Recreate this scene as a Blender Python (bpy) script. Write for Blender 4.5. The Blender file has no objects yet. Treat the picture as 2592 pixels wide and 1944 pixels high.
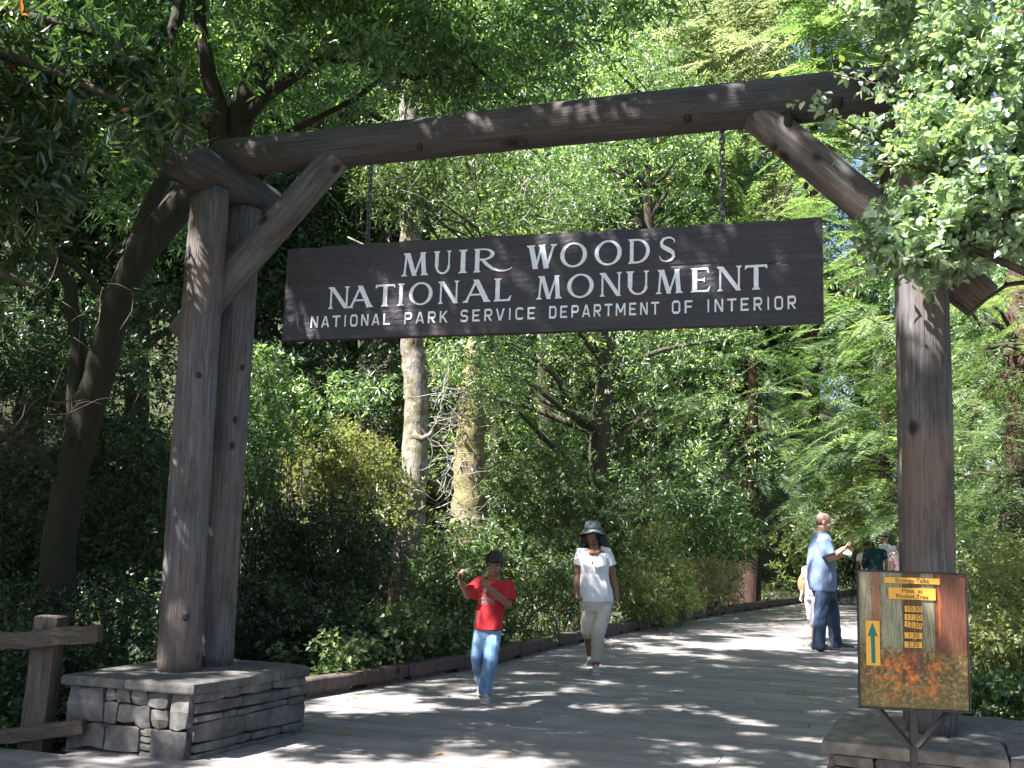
import bpy, bmesh, math, random
import numpy as np
from mathutils import Vector, Matrix
random.seed(7)
rng = np.random.default_rng(11)
D = bpy.data
C = bpy.context.scene.collection
sc = bpy.context.scene
PI = math.pi

# ------------------------------------------------------------------ camera
CAM_H = 1.32
PITCH, ROLL, FPX = math.radians(8.25), math.radians(1.7), 2664.0
cam_d = D.cameras.new('camera'); cam = D.objects.new('camera', cam_d); C.objects.link(cam)
RM = Matrix.Rotation(PI/2 + PITCH, 4, 'X') @ Matrix.Rotation(ROLL, 4, 'Z')
cam.matrix_world = Matrix.Translation((0, 0, CAM_H)) @ RM
cam_d.sensor_width = 36.0; cam_d.lens = 36.0*FPX/2592.0
cam_d.clip_start = 0.1; cam_d.clip_end = 1000
sc.camera = cam

# ------------------------------------------------------------------ sky, sun, exposure
SUN_TO = Vector((-0.80, -0.46, 1.30)).normalized()       # direction towards the sun
w = D.worlds.new('World'); sc.world = w; w.use_nodes = True
nt = w.node_tree
sky = nt.nodes.new('ShaderNodeTexSky'); sky.sky_type = 'NISHITA'; sky.sun_disc = False
sky.sun_elevation = math.asin(SUN_TO.z)
sky.sun_rotation = math.atan2(SUN_TO.x, SUN_TO.y)
sky.air_density = 1.0; sky.dust_density = 2.0
bg = nt.nodes['Background']; bg.inputs['Strength'].default_value = 0.05
nt.links.new(sky.outputs[0], bg.inputs['Color'])
sl = D.lights.new('sun', 'SUN'); sl.energy = 5.0; sl.angle = math.radians(0.53); sl.color = (1.0, 0.97, 0.935)
so = D.objects.new('sun', sl); C.objects.link(so)
so.rotation_euler = SUN_TO.to_track_quat('Z', 'Y').to_euler(); so.location = (-20, 0, 40)
sc.view_settings.view_transform = 'Standard'; sc.view_settings.look = 'None'
sc.view_settings.gamma = 1.0; sc.view_settings.use_curve_mapping = False
sc.view_settings.exposure = 2.35
sc.render.engine = 'CYCLES'
sc.cycles.max_bounces = 7; sc.cycles.diffuse_bounces = 4; sc.cycles.glossy_bounces = 2
sc.cycles.transmission_bounces = 5; sc.cycles.transparent_max_bounces = 4
sc.cycles.use_denoising = True
sc.cycles.use_adaptive_sampling = True; sc.cycles.adaptive_threshold = 0.02

# ------------------------------------------------------------------ surveying helpers (photo pixel -> place)
R3 = RM.to_3x3()
EYE = Vector((0, 0, CAM_H))
def ray(px, py): return R3 @ Vector(((px-1296)/FPX, -(py-972)/FPX, -1.0))
def gnd(px, py, z=0.0):
    d = ray(px, py); return EYE + d*((z-CAM_H)/d.z)
def at(px, py, Y):
    d = ray(px, py); return EYE + d*(Y/d.y)
def onp(px, py, P, n):
    d = ray(px, py); return EYE + d*((P-EYE).dot(n)/d.dot(n))

# ------------------------------------------------------------------ object helpers
def tag(o, label=None, cat=None, group=None, kind=None):
    if label: o['label'] = label
    if cat: o['category'] = cat
    if group: o['group'] = group
    if kind: o['kind'] = kind
    return o
def thing(name, label=None, cat=None, loc=(0, 0, 0), rz=0, group=None, kind=None):
    o = D.objects.new(name, None); C.objects.link(o)
    o.location = loc; o.rotation_euler = (0, 0, rz); o.empty_display_size = 0.2
    return tag(o, label, cat, group, kind)
def link(name, me, parent=None, mat=None):
    o = D.objects.new(name, me); C.objects.link(o)
    if parent: o.parent = parent
    if mat is not None and len(me.materials) == 0: me.materials.append(mat)
    return o
def mesh_np(name, v, tris=None, quads=None, smooth=False, attr=None):
    """fast mesh from numpy arrays"""
    me = D.meshes.new(name)
    v = np.asarray(v, np.float32).reshape(-1, 3)
    me.vertices.add(len(v)); me.vertices.foreach_set('co', v.ravel())
    loops = []; starts = []; n = 0
    if tris is not None and len(tris):
        t = np.asarray(tris, np.int32); loops.append(t.ravel()); starts.append(n+np.arange(len(t))*3); n += t.size
    if quads is not None and len(quads):
        q = np.asarray(quads, np.int32); loops.append(q.ravel()); starts.append(n+np.arange(len(q))*4); n += q.size
    loops = np.concatenate(loops); starts = np.concatenate(starts).astype(np.int32)
    me.loops.add(len(loops)); me.loops.foreach_set('vertex_index', loops)
    me.polygons.add(len(starts)); me.polygons.foreach_set('loop_start', starts)
    me.polygons.foreach_set('use_smooth', np.full(len(starts), smooth))
    if attr is not None:
        for k, a in attr.items():
            at_ = me.attributes.new(k, 'FLOAT', 'POINT'); at_.data.foreach_set('value', np.asarray(a, np.float32))
    me.update(calc_edges=True)
    return me
class MB:
    def __init__(s): s.v = []; s.f = []
    def add(s, vs, fs):
        o = len(s.v); s.v += [tuple(p) for p in vs]; s.f += [tuple(i+o for i in f) for f in fs]; return s
    def box(s, c, d, M=None):
        x, y, z = [k/2 for k in d]
        vs = [Vector((i*x, j*y, k*z)) for k in (-1, 1) for j in (-1, 1) for i in (-1, 1)]
        if M: vs = [M @ p for p in vs]
        vs = [p+Vector(c) for p in vs]
        return s.add(vs, [(0, 2, 3, 1), (4, 5, 7, 6), (0, 1, 5, 4), (2, 6, 7, 3), (0, 4, 6, 2), (1, 3, 7, 5)])
    def tube(s, pts, rad, n=8, jit=0.0, cap=True, seed=0):
        r0 = random.Random(seed); pts = [Vector(p) for p in pts]
        if not hasattr(rad, '__len__'): rad = [rad]*len(pts)
        rings = []; up = None
        for i, p in enumerate(pts):
            t = (pts[min(i+1, len(pts)-1)]-pts[max(i-1, 0)]).normalized()
            if up is None: up = Vector((1, 0, 0)) if abs(t.x) < 0.8 else Vector((0, 1, 0))
            a = (up-t*up.dot(t)).normalized(); b = t.cross(a); up = a
            rings.append([p+(a*math.cos(2*PI*k/n)+b*math.sin(2*PI*k/n))*rad[i]*(1+jit*r0.uniform(-1, 1)) for k in range(n)])
        vs = [q for r in rings for q in r]; fs = []
        for i in range(len(rings)-1):
            for k in range(n):
                a0 = i*n+k; b0 = i*n+(k+1) % n
                fs.append((a0, b0, b0+n, a0+n))
        if cap:
            fs.append(tuple(range(n))[::-1]); fs.append(tuple((len(rings)-1)*n+k for k in range(n)))
        return s.add(vs, fs)
    def ell(s, c, r, n=10, m=7, M=None):
        vs = []; fs = []
        for i in range(m+1):
            th = PI*i/m
            for k in range(n):
                ph = 2*PI*k/n
                q = Vector((r[0]*math.sin(th)*math.cos(ph), r[1]*math.sin(th)*math.sin(ph), r[2]*math.cos(th)))
                if M: q = M @ q
                vs.append(q+Vector(c))
        for i in range(m):
            for k in range(n):
                fs.append((i*n+k, (i+1)*n+k, (i+1)*n+(k+1) % n, i*n+(k+1) % n))
        return s.add(vs, fs)
    def loft(s, rings, n=20):
        """rings: (centre, rx, ry, rot_z) stacked elliptical sections, closed"""
        vs = []; fs = []
        for c, rx, ry, rz in rings:
            for k in range(n):
                a = 2*PI*k/n; x, y = rx*math.cos(a), ry*math.sin(a)
                vs.append((c[0]+x*math.cos(rz)-y*math.sin(rz), c[1]+x*math.sin(rz)+y*math.cos(rz), c[2]))
        for i in range(len(rings)-1):
            for k in range(n): fs.append((i*n+k, i*n+(k+1) % n, (i+1)*n+(k+1) % n, (i+1)*n+k))
        fs.append(tuple(range(n))[::-1]); fs.append(tuple((len(rings)-1)*n+k for k in range(n)))
        return s.add(vs, fs)
    def mesh(s, name, mat=None, smooth=False):
        me = D.meshes.new(name); me.from_pydata(s.v, [], s.f)
        if smooth: me.polygons.foreach_set('use_smooth', [True]*len(me.polygons))
        if mat: me.materials.append(mat)
        me.update(); return me
    def build(s, name, mat, parent=None, smooth=False):
        return link(name, s.mesh(name, mat, smooth), parent)

# ------------------------------------------------------------------ materials
def M_(name):
    m = D.materials.new(name); m.use_nodes = True
    return m, m.node_tree, m.node_tree.nodes['Principled BSDF']
def N(nt, t, **k):
    n = nt.nodes.new(t)
    for a, b in k.items():
        if a in n.inputs: n.inputs[a].default_value = b
        else: setattr(n, a, b)
    return n
def coords(nt, scale=(1, 1, 1), space='Object'):
    tc = N(nt, 'ShaderNodeTexCoord'); mp = N(nt, 'ShaderNodeMapping'); mp.inputs['Scale'].default_value = scale
    if space == 'World':
        g = N(nt, 'ShaderNodeNewGeometry'); nt.links.new(g.outputs['Position'], mp.inputs[0])
    else: nt.links.new(tc.outputs[space], mp.inputs[0])
    return mp.outputs[0]
def noise(nt, vec, scale, detail=5, rough=0.55, dist=0.0):
    n = N(nt, 'ShaderNodeTexNoise'); n.inputs['Scale'].default_value = scale; n.inputs['Detail'].default_value = detail
    n.inputs['Roughness'].default_value = rough; n.inputs['Distortion'].default_value = dist
    nt.links.new(vec, n.inputs['Vector']); return n.outputs['Fac']
def ramp(nt, fac, stops):
    r = N(nt, 'ShaderNodeValToRGB'); e = r.color_ramp.elements
    while len(e) < len(stops): e.new(0.5)
    for i, (p, c) in enumerate(stops):
        e[i].position = p; e[i].color = (tuple(c[:3]) if hasattr(c, '__len__') else (c, c, c))+(1,)
    nt.links.new(fac, r.inputs[0]); return r.outputs[0]
def mix(nt, a, b, fac, mode='MIX'):
    m = N(nt, 'ShaderNodeMixRGB', blend_type=mode)
    for s, v in ((m.inputs[1], a), (m.inputs[2], b), (m.inputs[0], fac)):
        if isinstance(v, (int, float)): s.default_value = v
        elif isinstance(v, tuple): s.default_value = v+(1,)
        else: nt.links.new(v, s)
    return m.outputs[0]
def math_(nt, op, a, b=0.0):
    m = N(nt, 'ShaderNodeMath', operation=op)
    for s, v in ((m.inputs[0], a), (m.inputs[1], b)):
        if isinstance(v, (int, float)): s.default_value = v
        else: nt.links.new(v, s)
    return m.outputs[0]
def bump(nt, b, h, strength=0.4, dist=0.01):
    n = N(nt, 'ShaderNodeBump'); n.inputs['Strength'].default_value = strength; n.inputs['Distance'].default_value = dist
    nt.links.new(h, n.inputs['Height']); nt.links.new(n.outputs[0], b.inputs['Normal'])
def plain(name, col, rough=0.7, nscale=0, amp=0.25, bstr=0.0, spec=None, metal=0):
    m, nt, b = M_(name)
    b.inputs['Roughness'].default_value = rough; b.inputs['Metallic'].default_value = metal
    if spec is not None: b.inputs['Specular IOR Level'].default_value = spec
    if nscale:
        f = noise(nt, coords(nt), nscale, 6)
        lo = tuple(c*(1-amp) for c in col); hi = tuple(min(1, c*(1+amp)) for c in col)
        nt.links.new(ramp(nt, f, [(0.3, lo), (0.7, hi)]), b.inputs['Base Color'])
        if bstr: bump(nt, b, f, bstr, 0.01)
    else: b.inputs['Base Color'].default_value = col+(1,)
    return m
def leaf_mat(name, cols, rough=0.38, trans=0.45, tcol=None, spec=0.5, tb=2.4):
    """cols: dark..light palette over the per-leaf value v"""
    m, nt, b = M_(name)
    a = N(nt, 'ShaderNodeAttribute', attribute_name='v')
    oi = N(nt, 'ShaderNodeObjectInfo')
    c = ramp(nt, a.outputs['Fac'], cols)
    hv = N(nt, 'ShaderNodeHueSaturation')
    nt.links.new(c, hv.inputs['Color'])
    nt.links.new(math_(nt, 'ADD', math_(nt, 'MULTIPLY', oi.outputs['Random'], 0.35), 0.82), hv.inputs['Value'])
    nt.links.new(math_(nt, 'ADD', math_(nt, 'MULTIPLY', oi.outputs['Random'], 0.03), 0.485), hv.inputs['Hue'])
    c = hv.outputs[0]
    nt.links.new(c, b.inputs['Base Color']); b.inputs['Roughness'].default_value = rough
    b.inputs['Specular IOR Level'].default_value = spec
    tr = N(nt, 'ShaderNodeBsdfTranslucent')
    tc = mix(nt, c, tcol or (0.9, 1.0, 0.40), 1.0, 'MULTIPLY')
    tc2 = mix(nt, tc, (tb, tb, tb), 1.0, 'MULTIPLY')
    nt.links.new(tc2, tr.inputs['Color'])
    ms = N(nt, 'ShaderNodeMixShader'); ms.inputs[0].default_value = trans
    nt.links.new(b.outputs[0], ms.inputs[1]); nt.links.new(tr.outputs[0], ms.inputs[2])
    nt.links.new(ms.outputs[0], nt.nodes['Material Output'].inputs['Surface'])
    return m
def bark(name, dark, light, moss=None, lichen=None, sc_=(1, 1, 1)):
    m, nt, b = M_(name)
    v = coords(nt, (6*sc_[0], 6*sc_[1], 1.5*sc_[2]))
    f = noise(nt, v, 3.0, 10, 0.7, 0.4); f2 = noise(nt, coords(nt), 1.6, 5, 0.6)
    c = ramp(nt, f, [(0.32, dark), (0.62, light)])
    if moss: c = mix(nt, c, moss, ramp(nt, f2, [(0.42, 0.0), (0.6, 0.85)]))
    if lichen:
        f3 = noise(nt, coords(nt), 7.0, 8, 0.7)
        c = mix(nt, c, lichen, ramp(nt, f3, [(0.45, 0.0), (0.55, 0.8)]))
    nt.links.new(c, b.inputs['Base Color']); b.inputs['Roughness'].default_value = 0.9
    bump(nt, b, f, 0.9, 0.03)
    return m
def wood_log(name, dark, light, warm, kn=(3.1, 0.05, 0.13)):
    m, nt, b = M_(name)
    oi = N(nt, 'ShaderNodeObjectInfo')
    tc = N(nt, 'ShaderNodeTexCoord'); add = N(nt, 'ShaderNodeVectorMath', operation='ADD')
    sc3 = N(nt, 'ShaderNodeVectorMath', operation='SCALE'); cmb = N(nt, 'ShaderNodeCombineXYZ', X=3.0, Y=5.0, Z=9.0)
    nt.links.new(cmb.outputs[0], sc3.inputs[0]); nt.links.new(oi.outputs['Random'], sc3.inputs['Scale'])
    nt.links.new(tc.outputs['Object'], add.inputs[0]); nt.links.new(sc3.outputs[0], add.inputs[1])
    def mp(s):
        q = N(nt, 'ShaderNodeMapping'); q.inputs['Scale'].default_value = s; nt.links.new(add.outputs[0], q.inputs[0]); return q.outputs[0]
    g = noise(nt, mp((14, 14, 0.7)), 4.0, 10, 0.65, 0.6)         # long grain
    g2 = noise(nt, mp((30, 30, 0.5)), 5.0, 4, 0.6)               # fine checks
    p = noise(nt, mp((1.4, 1.4, 0.8)), 1.6, 6, 0.6)              # weathered patches
    q = noise(nt, mp((3, 3, 1.2)), 2.2, 6, 0.6)
    c = ramp(nt, g, [(0.3, dark), (0.68, light)])
    c = mix(nt, c, warm, ramp(nt, p, [(0.45, 0.0), (0.68, 0.75)]))
    c = mix(nt, c, (0.03, 0.027, 0.028), ramp(nt, q, [(0.50, 0.0), (0.70, 0.65)]))
    c = mix(nt, c, (0.02, 0.016, 0.014), ramp(nt, g2, [(0.31, 0.9), (0.39, 0.0)]))
    vo = N(nt, 'ShaderNodeTexVoronoi', feature='F1'); vo.inputs['Scale'].default_value = kn[0]
    nt.links.new(mp((1.0, 1.0, 0.8)), vo.inputs['Vector'])
    k = ramp(nt, vo.outputs['Distance'], [(kn[1], 0.92), (kn[2], 0.0)])
    c = mix(nt, c, (0.012, 0.009, 0.008), k)
    nt.links.new(c, b.inputs['Base Color']); b.inputs['Roughness'].default_value = 0.75
    b.inputs['Specular IOR Level'].default_value = 0.3
    bump(nt, b, mix(nt, g, g2, 0.5), 0.75, 0.02)
    return m

MAT = {}
MAT['log'] = wood_log('weathered_log', (0.046, 0.042, 0.046), (0.175, 0.163, 0.168), (0.175, 0.118, 0.078), (3.6, 0.07, 0.15))
MAT['beam'] = wood_log('dark_beam', (0.028, 0.026, 0.028), (0.098, 0.09, 0.094), (0.07, 0.052, 0.043), (2.9, 0.08, 0.22))
MAT['rail'] = wood_log('split_rail', (0.035, 0.029, 0.025), (0.13, 0.108, 0.09), (0.085, 0.058, 0.042))
m, nt, b = M_('sign_wood')
v = coords(nt, (0.35, 6, 6)); g = noise(nt, v, 9.0, 9, 0.62, 0.5); p = noise(nt, coords(nt, (0.6, 1, 3.0)), 2.4, 6, 0.6)
c = ramp(nt, g, [(0.3, (0.006, 0.005, 0.008)), (0.7, (0.028, 0.023, 0.031))])
c = mix(nt, c, (0.055, 0.038, 0.038), ramp(nt, p, [(0.5, 0.0), (0.72, 0.6)]))
nt.links.new(c, b.inputs['Base Color']); b.inputs['Roughness'].default_value = 0.55
bump(nt, b, g, 0.35, 0.004); MAT['sign'] = m
MAT['letter'] = plain('painted_letters', (0.66, 0.67, 0.74), 0.6, 40, 0.12, 0.2)
m, nt, b = M_('stone')
oi = N(nt, 'ShaderNodeObjectInfo'); f = noise(nt, coords(nt, space='World'), 9, 8, 0.65); f2 = noise(nt, coords(nt, space='World'), 60, 4, 0.7)
c = ramp(nt, f, [(0.3, (0.045, 0.044, 0.042)), (0.52, (0.115, 0.11, 0.104)), (0.75, (0.205, 0.195, 0.18))])
c = mix(nt, c, ramp(nt, oi.outputs['Random'], [(0.0, (0.62, 0.62, 0.66)), (0.6, (0.95, 0.93, 0.9)), (0.9, (1.15, 1.08, 0.98)), (1.0, (1.0, 1.0, 1.0))]), 1.0, 'MULTIPLY')
nt.links.new(c, b.inputs['Base Color']); b.inputs['Roughness'].default_value = 0.85
bump(nt, b, mix(nt, f, f2, 0.4), 0.6, 0.012); MAT['stone'] = m
MAT['mortar'] = plain('recessed_mortar', (0.035, 0.033, 0.03), 0.95, 30, 0.3, 0.4)
m, nt, b = M_('deck_plank')
oi = N(nt, 'ShaderNodeObjectInfo')
v = coords(nt, space='World'); f = noise(nt, v, 3.5, 6, 0.6); f2 = noise(nt, v, 55, 5, 0.7); f3 = noise(nt, v, 0.7, 4, 0.6)
c = ramp(nt, f, [(0.3, (0.185, 0.172, 0.170)), (0.7, (0.275, 0.256, 0.248))])
c = mix(nt, c, ramp(nt, oi.outputs['Random'], [(0.0, (0.76, 0.77, 0.80)), (1.0, (1.10, 1.06, 1.02))]), 1.0, 'MULTIPLY')
c = mix(nt, c, (0.62, 0.60, 0.58), ramp(nt, f2, [(0.35, 0.45), (0.5, 0.0)]), 'MULTIPLY')
c = mix(nt, c, (0.8, 0.76, 0.7), ramp(nt, f3, [(0.5, 0.0), (0.75, 0.7)]), 'MULTIPLY')
nt.links.new(c, b.inputs['Base Color']); b.inputs['Roughness'].default_value = 0.72
bump(nt, b, f2, 0.25, 0.004); MAT['deck'] = m
MAT['kerb'] = wood_log('kerb_timber', (0.055, 0.04, 0.036), (0.14, 0.105, 0.095), (0.10, 0.06, 0.05))
m, nt, b = M_('forest_floor')
v = coords(nt, space='World'); f = noise(nt, v, 2.5, 9, 0.7); f2 = noise(nt, v, 18, 6, 0.7)
c = ramp(nt, f, [(0.35, (0.035, 0.03, 0.018)), (0.55, (0.05, 0.055, 0.02)), (0.7, (0.11, 0.085, 0.05))])
c = mix(nt, c, (0.03, 0.04, 0.015), ramp(nt, f2, [(0.4, 0.6), (0.6, 0.0)]))
nt.links.new(c, b.inputs['Base Color']); b.inputs['Roughness'].default_value = 0.95; bump(nt, b, f2, 0.8, 0.05); MAT['floor'] = m
MAT['metal'] = plain('dark_metal', (0.018, 0.016, 0.018), 0.45, 0)
MAT['galv'] = plain('chain_metal', (0.09, 0.09, 0.10), 0.5, 30, 0.3, 0, metal=0.6)
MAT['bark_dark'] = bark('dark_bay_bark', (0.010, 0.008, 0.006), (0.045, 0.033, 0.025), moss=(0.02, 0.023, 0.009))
MAT['bark_bay'] = bark('bay_bark', (0.022, 0.017, 0.013), (0.085, 0.062, 0.045), moss=(0.035, 0.04, 0.012))
MAT['bark_lichen'] = bark('lichened_bark', (0.06, 0.042, 0.028), (0.20, 0.155, 0.11), moss=(0.15, 0.135, 0.06), lichen=(0.29, 0.275, 0.25))
MAT['bark_moss'] = bark('mossy_bark', (0.09, 0.06, 0.035), (0.27, 0.21, 0.14), moss=(0.22, 0.20, 0.07))
MAT['bark_red'] = bark('redwood_bark', (0.022, 0.011, 0.008), (0.09, 0.045, 0.032), sc_=(1.3, 1.3, 0.4))
MAT['twig_pale'] = plain('pale_dead_twig', (0.30, 0.27, 0.24), 0.9, 20, 0.2)
MAT['twig'] = plain('brown_twig', (0.07, 0.05, 0.035), 0.9, 20, 0.3)
MAT['bay'] = leaf_mat('bay_leaf', [(0.0, (0.024, 0.044, 0.026)), (0.45, (0.058, 0.098, 0.052)), (0.72, (0.11, 0.165, 0.075)), (0.82, (0.46, 0.52, 0.42)), (0.975, (0.20, 0.24, 0.08)), (0.99, (0.36, 0.15, 0.03))], 0.38, 0.36, spec=1.0, tb=3.8, tcol=(0.85, 1.0, 0.32))  # pale stop: leaf undersides, also standing in for silvery highlights
MAT['bay_near'] = leaf_mat('near_bay_leaf', [(0.0, (0.025, 0.055, 0.035)), (0.5, (0.045, 0.085, 0.045)), (0.90, (0.08, 0.13, 0.045)), (0.945, (0.12, 0.16, 0.04)), (0.96, (0.42, 0.14, 0.03)), (1.0, (0.30, 0.09, 0.04))], 0.30, 0.35, spec=0.8)
MAT['oak'] = leaf_mat('round_leaf', [(0.0, (0.08, 0.13, 0.085)), (0.5, (0.19, 0.26, 0.18)), (0.85, (0.42, 0.48, 0.39)), (0.98, (0.24, 0.36, 0.11)), (1.0, (0.5, 0.17, 0.04))], 0.38, 0.32, spec=1.0)
MAT['redwood'] = leaf_mat('redwood_needle', [(0.0, (0.055, 0.085, 0.05)), (0.6, (0.12, 0.175, 0.095)), (0.93, (0.27, 0.33, 0.21)), (1.0, (0.20, 0.14, 0.07))], 0.5, 0.42)
MAT['shrub'] = leaf_mat('shrub_leaf', [(0.0, (0.024, 0.046, 0.022)), (0.5, (0.058, 0.098, 0.04)), (0.80, (0.13, 0.18, 0.07)), (0.92, (0.36, 0.42, 0.28)), (1.0, (0.40, 0.44, 0.30))], 0.42, 0.38, spec=0.7)
MAT['yshrub'] = leaf_mat('yellow_shrub_leaf', [(0.0, (0.075, 0.09, 0.04)), (0.5, (0.15, 0.17, 0.075)), (1.0, (0.29, 0.28, 0.15))], 0.45, 0.42)
MAT['dry'] = leaf_mat('dry_grass', [(0.0, (0.15, 0.15, 0.08)), (0.6, (0.25, 0.24, 0.13)), (1.0, (0.36, 0.32, 0.20))], 0.7, 0.35, tcol=(0.7, 0.65, 0.4))
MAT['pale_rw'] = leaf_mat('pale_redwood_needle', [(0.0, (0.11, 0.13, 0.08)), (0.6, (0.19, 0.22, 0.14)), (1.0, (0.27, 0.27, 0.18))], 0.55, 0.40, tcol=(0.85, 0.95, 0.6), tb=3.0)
MAT['shade_toned'] = leaf_mat('shade_toned_leaf', [(0.0, (0.008, 0.018, 0.010)), (0.6, (0.019, 0.038, 0.018)), (0.92, (0.06, 0.10, 0.04)), (1.0, (0.16, 0.22, 0.12))], 0.4, 0.3, spec=0.7)  # deep shade put into the leaf colours of the darker bushes and trees
MAT['fern'] = leaf_mat('fern_frond', [(0.0, (0.025, 0.045, 0.018)), (1.0, (0.07, 0.10, 0.03))], 0.45, 0.35)
MAT['litter'] = leaf_mat('fallen_leaf', [(0.0, (0.25, 0.10, 0.03)), (1.0, (0.5, 0.3, 0.08))], 0.6, 0.2)

# ------------------------------------------------------------------ leaves
def unit(a): return a/np.maximum(np.linalg.norm(a, axis=-1, keepdims=True), 1e-9)
def leaf_mesh(name, pos, dr, nr, L, W, v, fine=False, droop=0.0):
    """one small folded blade per leaf"""
    n = len(pos); dr = unit(dr); side = unit(np.cross(dr, nr)); nr = np.cross(side, dr)
    L = np.broadcast_to(L, (n,))[:, None]; W = np.broadcast_to(W, (n,))[:, None]
    tip = pos+dr*L; tip[:, 2] -= droop*L[:, 0]
    if fine:
        a = pos+dr*L*0.30; c = pos+dr*L*0.66; c[:, 2] -= droop*0.45*L[:, 0]
        up = nr*W*0.16
        V = np.stack([pos, a+side*W*0.46+up, c+side*W*0.42+up, tip, c-side*W*0.42+up, a-side*W*0.46+up], 1)
        i = np.arange(n, dtype=np.int32)[:, None]*6
        Q = np.concatenate([i+np.array([0, 1, 2, 3]), i+np.array([0, 3, 4, 5])], 0)
        return mesh_np(name, V, quads=Q, attr={'v': np.repeat(v, 6)})
    a = pos+dr*L*0.45; up = nr*W*0.18
    V = np.stack([pos, a+side*W*0.5+up, tip, a-side*W*0.5+up], 1)
    i = np.arange(n, dtype=np.int32)[:, None]*4
    T = np.concatenate([i+np.array([0, 1, 2]), i+np.array([0, 2, 3])], 0)
    return mesh_np(name, V, tris=T, attr={'v': np.repeat(v, 4)})
def sprigs(cent, out, per, tw, L, W, spread=0.9, lift=0.25, vbase=None, g=None):
    """leafy twigs starting at cent heading out; returns the arrays for leaf_mesh"""
    g = g or rng
    n = len(cent); out = unit(out)
    t = g.random((n, per)); t = (np.arange(per)[None, :]+t)/per
    p = cent[:, None, :]+out[:, None, :]*(t*tw)[..., None]
    rnd = g.normal(size=(n, per, 3)); rnd -= out[:, None, :]*np.sum(rnd*out[:, None, :], -1, keepdims=True)
    d = unit(out[:, None, :]*(1-spread*0.55)+unit(rnd)*spread)
    d[..., 2] -= 0.12
    nr = g.normal(size=(n, per, 3))*0.75; nr[..., 2] += 0.9; nr[..., 0] -= 0.25
    Ls = L*g.uniform(0.5, 1.3, (n, per)); Ws = W*g.uniform(0.7, 1.2, (n, per))
    v = g.random((n, per))
    if vbase is not None: v = np.clip(v*0.7+vbase[:, None]*0.3, 0, 1)
    k = n*per
    return p.reshape(k, 3), d.reshape(k, 3), nr.reshape(k, 3), Ls.ravel(), Ws.ravel(), v.ravel()
def clump_points(cs, rs, per, g=None, flat=0.7, shell=0.55):
    """points in lumpy clumps: (points, outward direction)"""
    g = g or rng
    cs = np.asarray(cs, float); rs = np.asarray(rs, float)
    d = unit(g.normal(size=(len(cs), per, 3)))
    rr = (shell+(1-shell)*g.random((len(cs), per)))*rs[:, None]
    p = d*rr[..., None]; p[..., 2] *= flat
    o = d.copy(); o[..., 2] += 0.25
    return (cs[:, None, :]+p).reshape(-1, 3), o.reshape(-1, 3)
def crown_clumps(n, rad, g, cz=0.0, power=0.5, zlo=-1.0, bias=None):
    """clump centres spread through an ellipsoidal volume, more near its outside"""
    out = []
    while len(out) < n:
        d = g.normal(size=3); d /= np.linalg.norm(d)
        if d[2] < zlo: continue
        r = g.random()**power
        out.append(d*r*(0.75+0.35*math.sin(3*d[0]+5*d[1]+4*d[2])))
    a = np.array(out)*np.array(rad); a[:, 2] += cz
    return a

def trunk_mesh(name, pts, rad, mat, n=12, jit=0.07, sub=0.35, seed=0, extra=()):
    """tapered trunk through pts with subdivided wavering segments; extra = limbs"""
    r0 = random.Random(seed); mb = MB()
    def dense(pts, rad, wob):
        P = []; Rr = []
        for i in range(len(pts)-1):
            a, b_ = Vector(pts[i]), Vector(pts[i+1]); k = max(1, int((b_-a).length/sub))
            for j in range(k):
                t = j/k; q = a.lerp(b_, t); w_ = rad[i]*(1-t)+rad[i+1]*t
                P.append(q+Vector((r0.uniform(-1, 1), r0.uniform(-1, 1), 0))*w_*wob); Rr.append(w_)
        P.append(Vector(pts[-1])); Rr.append(rad[-1]); return P, Rr
    P, Rr = dense(pts, rad, 0.12); mb.tube(P, Rr, n, jit, seed=seed)
    for i, (p2, r2) in enumerate(extra):
        P, Rr = dense(p2, r2, 0.35); mb.tube(P, Rr, max(5, n-5), jit, seed=seed+i+1)
    return mb.mesh(name, mat, smooth=True)
def limb(a, b_, r0_, r1_, r, k=4, sag=0.1):
    a = Vector(a); b_ = Vector(b_); P = []
    L = (b_-a).length
    for i in range(k+1):
        t = i/k; q = a.lerp(b_, t)
        if 0 < i < k: q += Vector((r.uniform(-1, 1), r.uniform(-1, 1), r.uniform(-0.3, 1)))*L*0.07
        P.append(q)
    return P, [r0_*(1-t)+r1_*t for t in [i/k for i in range(k+1)]]

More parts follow.
